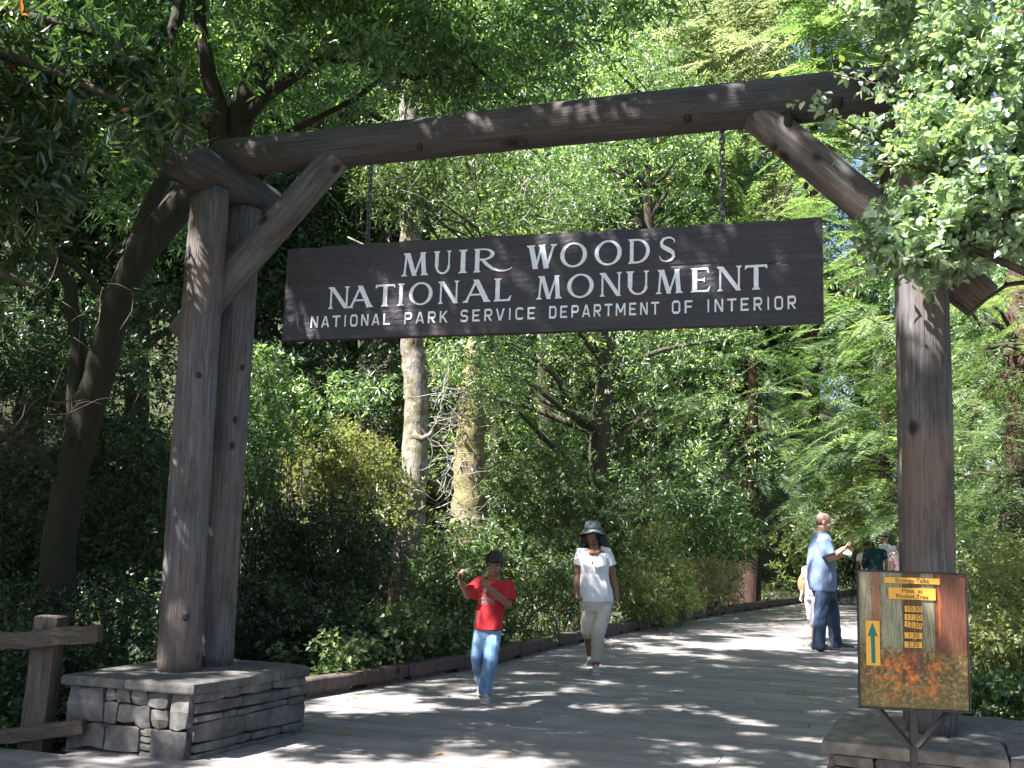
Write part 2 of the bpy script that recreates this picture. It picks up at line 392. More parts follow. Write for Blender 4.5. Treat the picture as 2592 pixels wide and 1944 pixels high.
def tree_meshes(seed, H, r, crown_c, crown_r, ncl, per, tw, leaves, L, W, mat, bmat, flat=0.7, clr=(0.5, 0.9), lean=(0, 0), zlo=-0.8, shell=0.45, fine=False, tri=None):
    """shared meshes of one kind of tree, base at the origin"""
    g = np.random.default_rng(seed); rr = random.Random(seed)
    cs = crown_clumps(ncl, crown_r, g, 0.0, 0.5, zlo)+np.array(crown_c)
    rs = g.uniform(clr[0], clr[1], ncl)
    p, o = clump_points(cs, rs, per, g, flat, shell)
    vb = np.repeat(g.random(ncl), per)
    me = leaf_mesh('crown', *sprigs(p, o, leaves, tw, L, W, vbase=vb, g=g), fine=fine); me.materials.append(mat)
    top = Vector((lean[0], lean[1], H)); k = 6; pts = []
    for i in range(k+1):
        t = i/k; pts.append(Vector((lean[0]*t*t+rr.uniform(-1, 1)*0.12*(0 < i), lean[1]*t*t+rr.uniform(-1, 1)*0.12*(0 < i), H*t)))
    rad = [r*(1.25 if i == 0 else 1)*(1-0.85*i/k) for i in range(k+1)]
    ex = []
    for c in cs[g.permutation(ncl)[:min(ncl, 26)]]:
        z0 = max(H*0.18, min(H*0.95, c[2]-abs(c[0])*0.55-0.4)); t = z0/H
        a = Vector((lean[0]*t*t, lean[1]*t*t, z0)); rb = r*(1-0.85*t)*0.5
        ex.append(limb(a, c, rb, 0.012, rr))
    tm = trunk_mesh('trunk', pts, rad, bmat, 10, 0.08, 0.5, seed, ex)
    return tm, me
def put_tree(name, label, meshes, loc, rz, s=1.0, group=None, cat='tree', kind=None):
    t = thing(name, label, cat, loc, rz, group, kind); t.scale = (s, s, s)
    link('trunk', meshes[0], t); link('crown', meshes[1], t); return t

# ================================================================== layout of the gate (all from the photograph's geometry)
CAPZ = 0.425
PL = gnd(453, 1697, CAPZ); PR = gnd(2345, 1850, CAPZ); PL.z = PR.z = 0
GU = (PR-PL).normalized(); GN = Vector((-GU.y, GU.x, 0)); GS = (PR-PL).length; GA = math.atan2(GU.y, GU.x)
OFF = 0.36                                     # front post to back post
UP = Vector((0, 0, 1))
def G(s, n, z=0.0): return PL+GU*s+GN*n+UP*z
MID = G(0, OFF/2)

# kerb lines on the ground
KL = [gnd(*q) for q in ((770, 1770), (900, 1748), (1240, 1688), (1400, 1643), (1600, 1600), (1800, 1561), (2000, 1531), (2170, 1506))]
KL = [KL[0]-(KL[1]-KL[0]).normalized()*1.6]+KL
dlast = (KL[-1]-KL[-2]).normalized()
KL.append(KL[-1]+Vector((0.78, 0.62, 0)).normalized()*16)
KR = []
for i, p in enumerate(KL):
    t = (KL[min(i+1, len(KL)-1)]-KL[max(0, i-1)]).normalized(); KR.append(p+Vector((t.y, -t.x, 0))*4.3)

# ------------------------------------------------------------------ ground
def hill(x, y):
    """forest floor: a little below the deck, banks rising away from the path"""
    lx = np.interp(y, [p.y for p in KL], [p.x for p in KL]); rx = np.interp(y, [p.y for p in KR], [p.x for p in KR])
    dl = np.maximum(lx-x, 0); dr = np.maximum(x-rx, 0)
    z = -0.32+0*x
    z += 0.10*np.clip(dl-3, 0, 6)+0.42*np.clip(dl-10, 0, 60)*np.clip((y-6)/12, 0, 1)
    z += 0.16*np.clip(dr-0.3, 0, 3)+0.12*np.clip(dr-6, 0, 40)
    z += 0.45*np.clip(y-34+0.35*x*(x < 0), 0, 60)*np.clip(1.15-0.022*x, 0.25, 1)*(dl > 0)
    z += 0.08*np.sin(1.7*x+0.6*y)*np.cos(1.1*y-0.5*x)*np.clip(dl+dr, 0, 1)
    return z
def hz(x, y): return float(hill(np.array([float(x)]), np.array([float(y)]))[0])
gx = np.unique(np.concatenate([np.linspace(-90, -14, 39), np.linspace(-14, 24, 115), np.linspace(24, 120, 49)]))
gy = np.unique(np.concatenate([np.linspace(-12, 4, 9), np.linspace(4, 40, 109), np.linspace(40, 130, 46)]))
X, Y = np.meshgrid(gx, gy); Z = hill(X, Y)
nx, ny = len(gx), len(gy); i = np.arange(nx-1)[None, :]+np.arange(ny-1)[:, None]*nx
Q = np.stack([i, i+1, i+nx+1, i+nx], -1).reshape(-1, 4)
tag(link('forest_floor', mesh_np('forest_floor', np.stack([X, Y, Z], -1), quads=Q, smooth=True), None, MAT['floor']), kind='structure')

# ------------------------------------------------------------------ boardwalk of separate planks
deck = thing('boardwalk', kind='structure')
unit_me = MB().box((0, 0, 0), (1, 1, 1)).mesh('plank', MAT['deck'])
PW, GAP = 0.235, 0.012
def cross(poly, n):
    """where the row at gate depth n crosses a kerb line -> s"""
    q = [((p-PL).dot(GU), (p-PL).dot(GN)) for p in poly]
    for a, b_ in zip(q, q[1:]):
        if a[1] <= n <= b_[1]: return a[0]+(b_[0]-a[0])*(n-a[1])/(b_[1]-a[1])
    return q[0][0] if n < q[0][1] else q[-1][0]
boards = []
pr = random.Random(5)
k = 0; n = -3.4
while n < 46:
    if n < -0.62: s0, s1 = -1.75, 7.4
    elif n < 0.75: s0, s1 = -0.30, GS+0.7
    else: s0, s1 = cross(KL, n)-0.16, cross(KR, n)+0.16
    a = s0-(pr.random()*1.6 if n > -0.62 else 0); first = True
    a = s0
    while a < s1-0.05:
        ln = pr.choice((2.4, 2.4, 3.0, 3.6)); ln = pr.uniform(0.7, 2.2) if first else ln; first = False
        e = min(a+ln, s1)
        boards.append((n+PW/2, a, e, pr.uniform(-0.002, 0.0), pr.uniform(-0.0012, 0.0012))); a = e
    n += PW+GAP+(0.014 if k % 2 else 0.0); k += 1
vis = [q for q in boards if -1.55 < q[0]]
vis.sort(key=lambda q: q[0])
near, rest = vis[:298], vis[298:]+[q for q in boards if q[0] <= -1.55]
for (n_, a, e, dz, tl) in near:
    o = link('plank', unit_me, deck)
    c = G((a+e)/2, n_, -0.02+dz); o.location = c; o.rotation_euler = (tl, 0, GA); o.scale = (e-a-0.005, PW, 0.04)
mb = MB()
for (n_, a, e, dz, tl) in rest:
    mb.box(G((a+e)/2, n_, -0.02+dz), (e-a-0.005, PW, 0.04), Matrix.Rotation(GA, 4, 'Z'))
tag(mb.build('distant_planks', MAT['deck'], deck), kind='stuff')
# joists under the deck so that the joints are dark
mb = MB()
for s in np.arange(-1.5, 7.4, 0.6): mb.box(G(s, -2.0, -0.12), (0.05, 2.7, 0.14), Matrix.Rotation(GA, 4, 'Z'))
tag(mb.build('joists', MAT['kerb'], deck), kind='stuff')

# ------------------------------------------------------------------ kerb timbers on blocks along both edges
def kerb(name, line, side):
    root = thing(name, kind='structure')
    seg = []; L = 0
    pts = [(Vector(p)) for p in line]
    cum = [0]
    for a, b_ in zip(pts, pts[1:]): cum.append(cum[-1]+(b_-a).length)
    def P(d):
        for i in range(len(pts)-1):
            if d <= cum[i+1]: return pts[i].lerp(pts[i+1], (d-cum[i])/(cum[i+1]-cum[i]))
        return pts[-1]
    d = 0; bl = D.meshes['kerb_block'] if 'kerb_block' in D.meshes else MB().box((0, 0, 0), (0.55, 0.10, 0.042)).mesh('kerb_block', MAT['kerb'])
    while d < cum[-1]-0.5:
        e = min(d+3.0, cum[-1]); K = 10
        mb = MB(); r0 = random.Random(int(d*10)); top = []
        for j in range(K+1):
            q = P(d+0.012+(e-d-0.024)*j/K); t = (P(min(cum[-1], d+(e-d)*j/K+0.2))-P(max(0, d+(e-d)*j/K-0.2))).normalized()
            o = Vector((-t.y, t.x, 0))*side; h = 0.145+r0.uniform(-0.004, 0.004)
            mb.v += [tuple(q+UP*0.042), tuple(q+UP*(h-0.012)), tuple(q+o*0.012+UP*h), tuple(q+o*0.128+UP*h), tuple(q+o*0.14+UP*(h-0.012)), tuple(q+o*0.14+UP*0.042)]
        for j in range(K):
            for m_ in range(6): a = j*6+m_; b_ = j*6+(m_+1) % 6; mb.f.append((a, a+6, b_+6, b_))
        mb.f += [(0, 1, 2, 3, 4, 5), tuple(K*6+x for x in (5, 4, 3, 2, 1, 0))]
        mb.build('timber', MAT['kerb'], root)
        dd = d+0.35
        while dd < e:
            q = P(dd); t = (P(min(cum[-1], dd+0.1))-P(dd-0.1)).normalized(); o = link('block', bl, root)
            o.location = q+Vector((-t.y, t.x, 0))*side*0.07+UP*0.0212; o.rotation_euler = (0, 0, math.atan2(t.y, t.x)); dd += 0.78
        d = e
kerb('left_kerb', KL, 1); kerb('right_kerb', KR, -1)

# ------------------------------------------------------------------ rough stones
def stone(name, c, size, rot, seed, parent, bulge=0.012, mat='stone'):
    """one rough block: a 3x2x3 grid box pushed about"""
    r0 = random.Random(seed); bm = bmesh.new(); bmesh.ops.create_cube(bm, size=1.0)
    bmesh.ops.subdivide_edges(bm, edges=[e for e in bm.edges], cuts=1, use_grid_fill=True)
    for v in bm.verts:
        p = v.co; m_ = sum(abs(q) > 0.45 for q in p)
        x, y, z = p.x*size[0], p.y*size[1], p.z*size[2]
        k = 0.8 if m_ == 1 else (0.2 if m_ == 2 else -0.7)
        q = Vector((p.x, p.y, p.z)); q.normalize() if q.length else None
        v.co = Vector((x, y, z))+q*bulge*k+Vector((r0.uniform(-1, 1), r0.uniform(-1, 1), r0.uniform(-1, 1)))*bulge*0.9
    me = D.meshes.new(name); bm.to_mesh(me); bm.free(); me.materials.append(MAT[mat])
    o = link(name, me, parent); o.location = c; o.rotation_euler = rot; return o
def face_stones(root, A, B, z0, z1, layout, seed):
    """clothe the wall face A->B (seen from its right-hand side) with stones; layout = [(u0,u1,v0,v1)]"""
    t = (B-A); Lf = t.length; t.normalize(); nrm = Vector((t.y, -t.x, 0)); ang = math.atan2(t.y, t.x)
    r0 = random.Random(seed)
    for i, (u0, u1, v0, v1) in enumerate(layout):
        wd = (u1-u0)*Lf-0.010; ht = (v1-v0)*(z1-z0)-0.010; dp = 0.075+r0.uniform(-0.012, 0.014)
        c = A+t*((u0+u1)/2*Lf)-nrm*(0.045-dp/2+0.0)+UP*(z0+(v0+v1)/2*(z1-z0))
        stone('stone', c, (wd, dp, ht), (r0.uniform(-0.02, 0.02), r0.uniform(-0.02, 0.02), ang), seed*100+i, root, bulge=min(0.009, ht*0.12))
def masonry(seed, length):
    r0 = random.Random(seed); out = []; v = 0.0
    while v < 0.999:
        h = r0.choice((0.13, 0.18, 0.25, 0.11, 0.30)); h = min(h, 1-v)
        if 1-v-h < 0.1: h = 1-v
        u = 0.0
        while u < 0.999:
            wd = r0.uniform(0.14, 0.46)/length*(0.7+1.8*h); wd = min(wd, 1-u)
            if 1-u-wd < 0.07/length: wd = 1-u
            if h > 0.24 and wd < 0.2/length and r0.random() < 0.6:
                out += [(u, u+wd, v, v+h/2), (u, u+wd, v+h/2, v+h)]
            else: out.append((u, u+wd, v, v+h))
            u += wd
        v += h
    return out
def slab(root, poly, z0, z1, seed):
    """one flagstone of the coping with a rounded, chipped edge"""
    r0 = random.Random(seed); P = []
    for a, b_ in zip(poly, poly[1:]+poly[:1]):
        L_ = (b_-a).length; K = max(1, int(L_/0.11))
        for j in range(K): P.append(a.lerp(b_, j/K)+Vector((r0.uniform(-1, 1), r0.uniform(-1, 1), 0))*0.006)
    ctr = sum(P, Vector())/len(P); mb = MB(); n_ = len(P); rings = ((z0, 0.985), (z0+0.008, 1.0), (z1-0.016, 1.0), (z1-0.004, 0.985), (z1, 0.955))
    for z, k_ in rings:
        for p in P: q = ctr+(p-ctr)*k_; mb.v.append((q.x, q.y, z+r0.uniform(-0.002, 0.002)))
    for i_ in range(len(rings)-1):
        for j in range(n_): mb.f.append((i_*n_+j, i_*n_+(j+1) % n_, (i_+1)*n_+(j+1) % n_, (i_+1)*n_+j))
    mb.f.append(tuple(range(n_))[::-1]); o = (len(rings)-1)*n_; mb.v.append((ctr.x, ctr.y, z1+0.003)); c_ = len(mb.v)-1
    for j in range(n_): mb.f.append((o+j, o+(j+1) % n_, c_))
    return mb.build('coping_stone', MAT['stone'], root)

def pedestal(label, corners, faces, slabs, seed):
    root = thing('stone_pedestal', label, 'pedestal', G(0, 0), 0, 'stone pedestals under the gate posts'); root.location = (0, 0, 0)
    ctr = sum(corners, Vector())/len(corners); core = [ctr+(p-ctr)*0.93 for p in corners]
    mb = MB(); n_ = len(core); mb.v = [(p.x, p.y, -0.1) for p in core]+[(p.x, p.y, CAPZ-0.05) for p in core]
    mb.f = [tuple(range(n_, 2*n_))]+[(j, (j+1) % n_, n_+(j+1) % n_, n_+j) for j in range(n_)]
    mb.build('mortar_core', MAT['mortar'], root)
    for i_, (a, b_, lay) in enumerate(faces):
        face_stones(root, corners[a], corners[b_], -0.02, CAPZ-0.055, lay or masonry(seed+i_, (corners[b_]-corners[a]).length), seed*10+i_)
    for i_, p in enumerate(slabs): slab(root, p, CAPZ-0.055, CAPZ, seed+i_)
    return root
S = 0.85
lc = [G(-.48*S, -.55*S), G(.48*S, -.50*S), G(.64*S, .70*S), G(.25*S, .76*S), G(-.45*S, .70*S)]
front_lay = [(0, .30, .46, 1), (.30, .40, .80, 1), (.40, .52, .78, 1), (.30, .41, .46, .80), (.41, .56, .50, .78), (.52, .66, .78, 1), (.56, .70, .46, .78), (.66, .84, .74, 1), (.70, .84, .46, .74), (.84, 1, .46, 1),
             (0, .13, .06, .46), (.13, .33, .10, .46), (.33, .62, .08, .46), (.62, .72, .34, .46), (.62, .72, .24, .34), (.62, .72, .13, .24), (.62, .72, .0, .13), (.72, 1, .0, .46), (0, .33, 0, .06), (.33, .62, 0, .08)]
def P5(s, n_): return G(s*S, n_*S)
cap_l = [[P5(-.53, -.60), P5(-.02, -.585), P5(-.05, -.18), P5(-.52, -.16)],
         [P5(-.01, -.585), P5(.30, -.59), P5(.53, -.555), P5(.58, -.20), P5(-.04, -.18)],
         [P5(-.52, -.15), P5(-.05, -.17), P5(-.06, .30), P5(-.51, .32)],
         [P5(-.04, -.17), P5(.58, -.19), P5(.66, .34), P5(-.05, .31)],
         [P5(-.51, .33), P5(.10, .32), P5(.10, .82), P5(-.49, .76)],
         [P5(.11, .32), P5(.665, .35), P5(.70, .70), P5(.60, .77), P5(.28, .82), P5(.11, .82)]]
pedestal('stone pedestal with sunlit coping under the left gate posts beside the rail fence', lc,
         [(0, 1, front_lay), (1, 2, None), (2, 3, None), (3, 4, None), (4, 0, None)], cap_l, 31)
def P6(s, n_): return G(GS+s*S, n_*S)
rc = [P6(-.50, -.55), P6(.95, -.72), P6(.95, .62), P6(.35, .72), P6(-.42, .58)]
cap_r = [[P6(-.56, -.61), P6(-.10, -.665), P6(-.06, -.18), P6(-.53, -.15)],
         [P6(-.09, -.665), P6(.36, -.72), P6(.38, -.20), P6(-.05, -.18)],
         [P6(.37, -.72), P6(1.0, -.79), P6(1.0, -.20), P6(.39, -.20)],
         [P6(-.53, -.14), P6(.10, -.17), P6(.12, .30), P6(-.50, .28)],
         [P6(.11, -.17), P6(1.0, -.19), P6(1.0, .28), P6(.13, .30)],
         [P6(-.50, .29), P6(.12, .31), P6(.10, .72), P6(-.46, .64)],
         [P6(.13, .31), P6(1.0, .29), P6(.95, .60), P6(.40, .78), P6(.11, .73)]]
pedestal('low stone pedestal behind the yellow-lettered poster at the right gate post', rc,
         [(0, 1, None), (1, 2, None), (2, 3, None), (3, 4, None), (4, 0, None)], cap_r, 57)

# ------------------------------------------------------------------ the log gate
gate = thing('log_gateway', 'tall gateway of thick weathered logs spanning the boardwalk', 'gateway', (0, 0, 0))
def log(name, A, B, r0_, r1_, seed, mat='log', parent=gate, n_=26, bend=0.006, knots=()):
    """a peeled log: local z runs along it"""
    A = Vector(A); B = Vector(B); L_ = (B-A).length; K = max(8, int(L_/0.09)); g = np.random.default_rng(seed)
    ph = g.uniform(0, 6.28, 6); z = np.linspace(0, L_, K+1)
    ang = np.arange(n_)*2*PI/n_
    r = (r0_+(r1_-r0_)*z/L_)[:, None]*(1+0.018*np.sin(2*ang+ph[0]+0.3*z[:, None])+0.012*np.sin(3*ang+ph[1]-0.5*z[:, None])+0.010*np.sin(z[:, None]*3.1+ph[2]+ang)+g.normal(size=(K+1, n_))*0.004)
    for (kz, ka, kr) in knots:
        dd = ((z[:, None]-kz)/0.05)**2+((np.angle(np.exp(1j*(ang-ka)))[None, :]*r0_)/0.04)**2; r += kr*np.exp(-dd)
    V = np.stack([r*np.cos(ang)+bend*np.sin(z*1.3+ph[3])[:, None], r*np.sin(ang)+bend*np.cos(z*1.1+ph[4])[:, None], np.repeat(z[:, None], n_, 1)], -1)
    V[0] *= [0.95, 0.95, 1]; V[-1, :, :2] *= 0.95
    V = np.concatenate([V.reshape(-1, 3), [[0, 0, 0.0], [0, 0, L_]]])
    i_ = np.arange(K)[:, None]*n_; j = np.arange(n_)[None, :]
    Qd = np.stack([i_+j, i_+(j+1) % n_, i_+n_+(j+1) % n_, i_+n_+j], -1).reshape(-1, 4)
    c0 = (K+1)*n_; jj = np.arange(n_); Tr = np.concatenate([np.stack([np.full(n_, c0), (jj+1) % n_, jj], -1), np.stack([np.full(n_, c0+1), K*n_+jj, K*n_+(jj+1) % n_], -1)])
    me = mesh_np(name, V, tris=Tr, quads=Qd, smooth=True)
    o = link(name, me, parent, MAT[mat]); q = (B-A).to_track_quat('Z', 'Y')
    o.rotation_mode = 'QUATERNION'; o.rotation_quaternion = q; o.location = A
    return o
PTOP = 3.54
log('post', G(0, 0, CAPZ-0.02), G(-0.03, 0, PTOP+0.03), .133, .124, 1)
log('post', G(0, OFF, CAPZ-0.02), G(0, OFF, PTOP), .136, .124, 2)
log('post', G(GS+.03, 0, CAPZ-0.02), G(GS+.04, 0, PTOP+0.03), .128, .125, 3)
log('post', G(GS+.03, OFF, CAPZ-0.02), G(GS+.03, OFF, PTOP), .128, .122, 4)
CZ = PTOP+0.125
log('cross_log', G(-.06, -.36, CZ+0.02), G(.0, OFF+.55, CZ), .152, .135, 5, 'beam')
log('cross_log', G(GS+.05, -.30, CZ), G(GS+.02, OFF+.55, CZ), .140, .135, 6, 'beam')
BZ = 3.865
bl = onp(560, 390, MID, GN); br = onp(2100, 261, MID, GN)
log('beam', G(-.10, OFF/2, BZ), G(GS+.03, OFF/2, BZ+0.0), .128, .138, 7, 'beam')
def midp(px, py): return onp(px, py, MID, GN)
def brace(a, b_, r0_, r1_, seed, mat='log'): return log('brace', a, b_, r0_, r1_, seed, mat)
lb0, lb1 = midp(462, 850), midp(868, 378)
brace(lb0, lb1, .112, .10, 8)
rb0, rb1 = midp(2490, 762), midp(1905, 285)
brace(rb0, rb1, .112, .104, 9)

MAT['knot'] = plain('dark_knot', (0.012, 0.009, 0.008), 0.7, 60, 0.5, 0.4)
r0 = random.Random(12)
def knot(px, py, n_, rad, k=1.0):
    c = onp(px, py, G(0, n_), GN); v = (EYE-c).normalized(); a = r0.uniform(.8, 1.25)*k
    M = v.to_track_quat('Y', 'Z').to_matrix().to_4x4()
    MB().ell(c+v*(rad*.955), (.019*a, .009, .025*a*r0.uniform(.8, 1.3)), 10, 8, M).build('knot', MAT['knot'], gate, True)
for q_ in ((495, 782), (503, 951), (487, 1013), (453, 1353), (470, 1560)): knot(*q_, 0.0, .130)
for q_ in ((592, 850), (614, 930), (580, 990), (596, 1062), (588, 1128), (556, 1252), (538, 1388), (545, 1457)): knot(*q_, OFF, .128)
for q_ in ((680, 372), (963, 350), (1062, 372), (1165, 305), (1262, 300), (1325, 362), (1422, 315), (1502, 300), (1585, 262), (1740, 300), (1995, 305), (2120, 262)): knot(*q_, OFF/2, .130, 1.25)
knot(1958, 372, OFF/2, .105); knot(2040, 470, OFF/2, .105, .7); knot(740, 520, OFF/2, .10, .8)

# ------------------------------------------------------------------ hanging sign: carved board, letters, chains
SP = MID-GN*0.032
def sgn(px, py):
    p = onp(px, py, SP, GN); return (p-PL).dot(GU), p.z
sx0, sx1 = sgn(722, 735)[0], sgn(2083, 690)[0]; sz0, sz1 = sgn(2083, 814)[1], (sgn(728, 622)[1]+sgn(2081, 560)[1])/2
sx0b = sgn(716, 850)[1]
SW, SH, ST = sx1-sx0, sz1-sz0, 0.07
sign = thing('hanging_sign', 'dark plank sign with pale carved letters hanging on chains under the beam', 'sign', G(sx0, OFF/2-0.032, sz0), GA)
K1, K2 = 220, 52
xs = np.linspace(0, SW, K1+1); zs = np.linspace(0, SH, K2+1); XX, ZZ = np.meshgrid(xs, zs)
g = np.random.default_rng(3)
crack = 0.575*SH+0.012*np.sin(XX*3)+0.004*np.sin(XX*17)
depth = 0.010*np.exp(-((ZZ-crack)/0.0045)**2)*np.clip((XX-SW*0.62)/(SW*0.3), 0, 1)+0.006*np.exp(-((ZZ-0.63*SH-0.006*np.sin(XX*2))/0.004)**2)*np.clip(1-XX/(SW*0.35), 0, 1)
YY = depth+0.0004*np.sin(ZZ*170+3*np.sin(XX*1.7))+g.normal(size=ZZ.shape)*0.0004
top = 0.012*np.sin(XX*1.4+0.6)*np.clip((ZZ/SH-0.8)/0.2, 0, 1)+0.003*np.sin(XX*23)*np.clip((ZZ/SH-0.95)/0.05, 0, 1)
F = np.stack([XX, YY, ZZ+top], -1).reshape(-1, 3)
BK = F.copy(); BK[:, 1] = ST
nv = (K1+1)*(K2+1); i_ = np.arange(K1)[None, :]+np.arange(K2)[:, None]*(K1+1)
Qf = np.stack([i_, i_+1, i_+K1+2, i_+K1+1], -1).reshape(-1, 4); Qb = Qf[:, ::-1]+nv
edge = []
for j in range(K1): edge.append((j, j+nv, j+1+nv, j+1)); t_ = K2*(K1+1)+j; edge.append((t_, t_+1, t_+1+nv, t_+nv))
for j in range(K2): a = j*(K1+1); edge.append((a, a+K1+1, a+K1+1+nv, a+nv)); a += K1; edge.append((a, a+nv, a+K1+1+nv, a+K1+1))
link('board', mesh_np('board', np.concatenate([F, BK]), quads=np.concatenate([Qf, Qb, np.array(edge)])), sign, MAT['sign'])

TH, TN = 0.17, 0.075                        # thick and thin strokes (of cap height)
def st(x0, y0, x1, y1, w_): return [[(x0-w_/2, y0), (x0+w_/2, y0), (x1+w_/2, y1), (x1-w_/2, y1)]]
def hb(x0, x1, y, t): return [[(x0, y-t/2), (x1, y-t/2), (x1, y+t/2), (x0, y+t/2)]]
def sf(x, y, w_, up=True, e=0.075):
    s_ = 1 if up else -1
    return [[(x-w_/2-e, y), (x+w_/2+e, y), (x+w_/2+e*0.8, y+s_*0.035), (x+w_/2, y+s_*0.09), (x-w_/2, y+s_*0.09), (x-w_/2-e*0.8, y+s_*0.035)][::s_]]
def rib(P, Wd):
    out = []; n_ = len(P); Lf = []; Rt = []
    for i in range(n_):
        a = P[max(0, i-1)]; b_ = P[min(n_-1, i+1)]; dx, dy = b_[0]-a[0], b_[1]-a[1]; l = math.hypot(dx, dy) or 1
        nx_, ny_ = -dy/l, dx/l; w_ = Wd[i] if hasattr(Wd, '__len__') else Wd
        Lf.append((P[i][0]+nx_*w_/2, P[i][1]+ny_*w_/2)); Rt.append((P[i][0]-nx_*w_/2, P[i][1]-ny_*w_/2))
    for i in range(n_-1): out.append([Rt[i], Rt[i+1], Lf[i+1], Lf[i]])
    return out
def arc(cx, cy, rx, ry, a0, a1, w0, w1, K=20):
    """ring sector, width w0 where the curve is vertical and w1 where it is horizontal"""
    P = []; Wd = []
    for i in range(K+1):
        a = math.radians(a0+(a1-a0)*i/K); P.append((cx+rx*math.cos(a), cy+ry*math.sin(a))); c_ = abs(math.cos(a)); Wd.append(w1+(w0-w1)*c_*c_)
    return rib(P, Wd)
def serif(ch, swash=False):
    if ch == 'I': return st(.5, 0, .5, 1, .40)+sf(.5, 0, .40, e=.2)+sf(.5, 1, .40, False, .2)
    if ch == 'M': return st(.10, 0, .17, 1, TN)+st(.22, 1, .50, 0.0, TH)+st(.50, 0.0, .80, 1, TN)+st(.80, 1, .88, 0, TH)+sf(.10, 0, TN, e=.08)+sf(.89, 0, TH, e=.06)+sf(.16, 1, .12, False, .05)+sf(.82, 1, .12, False, .05)
    if ch == 'W': return st(.14, 1, .30, 0, TH)+st(.30, 0, .50, 1, TN)+st(.50, 1, .66, 0, TH)+st(.66, 0, .90, 1, TN)+sf(.13, 1, TH, False, .06)+sf(.50, 1, TH, False, .03)+sf(.90, 1, TN, False)+sf(.30, 0, .12, e=.02)+sf(.66, 0, .12, e=.02)
    if ch == 'N': return st(.14, 0, .14, 1, TN)+st(.16, 1, .86, 0, .20)+st(.87, 0, .87, 1, TN)+sf(.14, 0, TN)+sf(.11, 1, .10, False, .05)+sf(.87, 1, TN, False)
    if ch == 'U': return st(.18, .34, .18, 1, TH*1.1)+st(.84, .34, .84, 1, TN)+arc(.51, .36, .33, .32, 180, 360, .12, .07)+sf(.18, 1, TH, False, .08)+sf(.84, 1, TN, False)
    if ch == 'O': return arc(.5, .5, .42, .465, 0, 360, .15, .07, 36)
    if ch == 'D': return st(.17, 0, .17, 1, TH*.9)+arc(.36, .5, .50, .462, -90, 90, .15, .07, 22)+hb(.17, .38, .038, .076)+hb(.17, .38, .962, .076)+sf(.17, 0, TH, e=.06)+sf(.17, 1, TH, False, .06)
    if ch == 'S':
        P = [(.84, .76), (.80, .88), (.66, .96), (.48, .965), (.30, .91), (.20, .78), (.24, .64), (.40, .55), (.60, .46), (.76, .36), (.80, .22), (.70, .09), (.50, .035), (.32, .045), (.18, .12), (.13, .26)]
        return rib(P, [.03, .06, .06, .07, .10, .14, .16, .17, .18, .16, .14, .10, .07, .06, .06, .03])
    if ch == 'A': return st(.12, 0, .50, 1, TN*1.1)+st(.47, 1, .88, 0, .20)+hb(.26, .72, .34, .07)+sf(.11, 0, TN)+sf(.88, 0, TH, e=.05)+sf(.47, 1, .10, False, .05)
    if ch == 'T': return st(.5, 0, .5, 1, .20)+hb(.04, .96, .955, .09)+[[(.04, 1), (.02, .84), (.06, .84), (.13, .91)], [(.96, 1), (.87, .91), (.94, .84), (.98, .84)]]+sf(.5, 0, .20)
    if ch == 'L': return st(.26, 0, .26, 1, .22)+hb(.20, .90, .04, .08)+[[(.80, .08), (.90, 0), (.98, .24), (.95, .24)]]+sf(.26, 1, .2, False, .10)+sf(.26, 0, .2, e=.10)
    if ch == 'E': return st(.24, 0, .24, 1, .22)+hb(.20, .88, .04, .08)+hb(.20, .84, .96, .08)+hb(.24, .70, .50, .07)+[[(.80, .08), (.88, 0), (.95, .22), (.92, .22)], [(.84, 1), (.76, .92), (.86, .78), (.89, .78)], [(.66, .40), (.70, .40), (.70, .60), (.66, .60)]]+sf(.24, 1, .2, False, .08)+sf(.24, 0, .2, e=.08)
    if ch == 'R':
        b_ = st(.10, 0, .10, 1, .11)+sf(.10, 0, .10, e=.04)+sf(.10, 1, .10, False, .04)+arc(.26, .75, .23, .215, -90, 90, .10, .06, 14)+hb(.10, .28, .97, .06)+hb(.10, .28, .535, .06)
        return b_+rib([(.24, .52), (.36, .30), (.50, .12), (.66, .02), (.80, .0), (.92, .05), (.99, .15)], [.09, .10, .10, .085, .06, .035, .01])
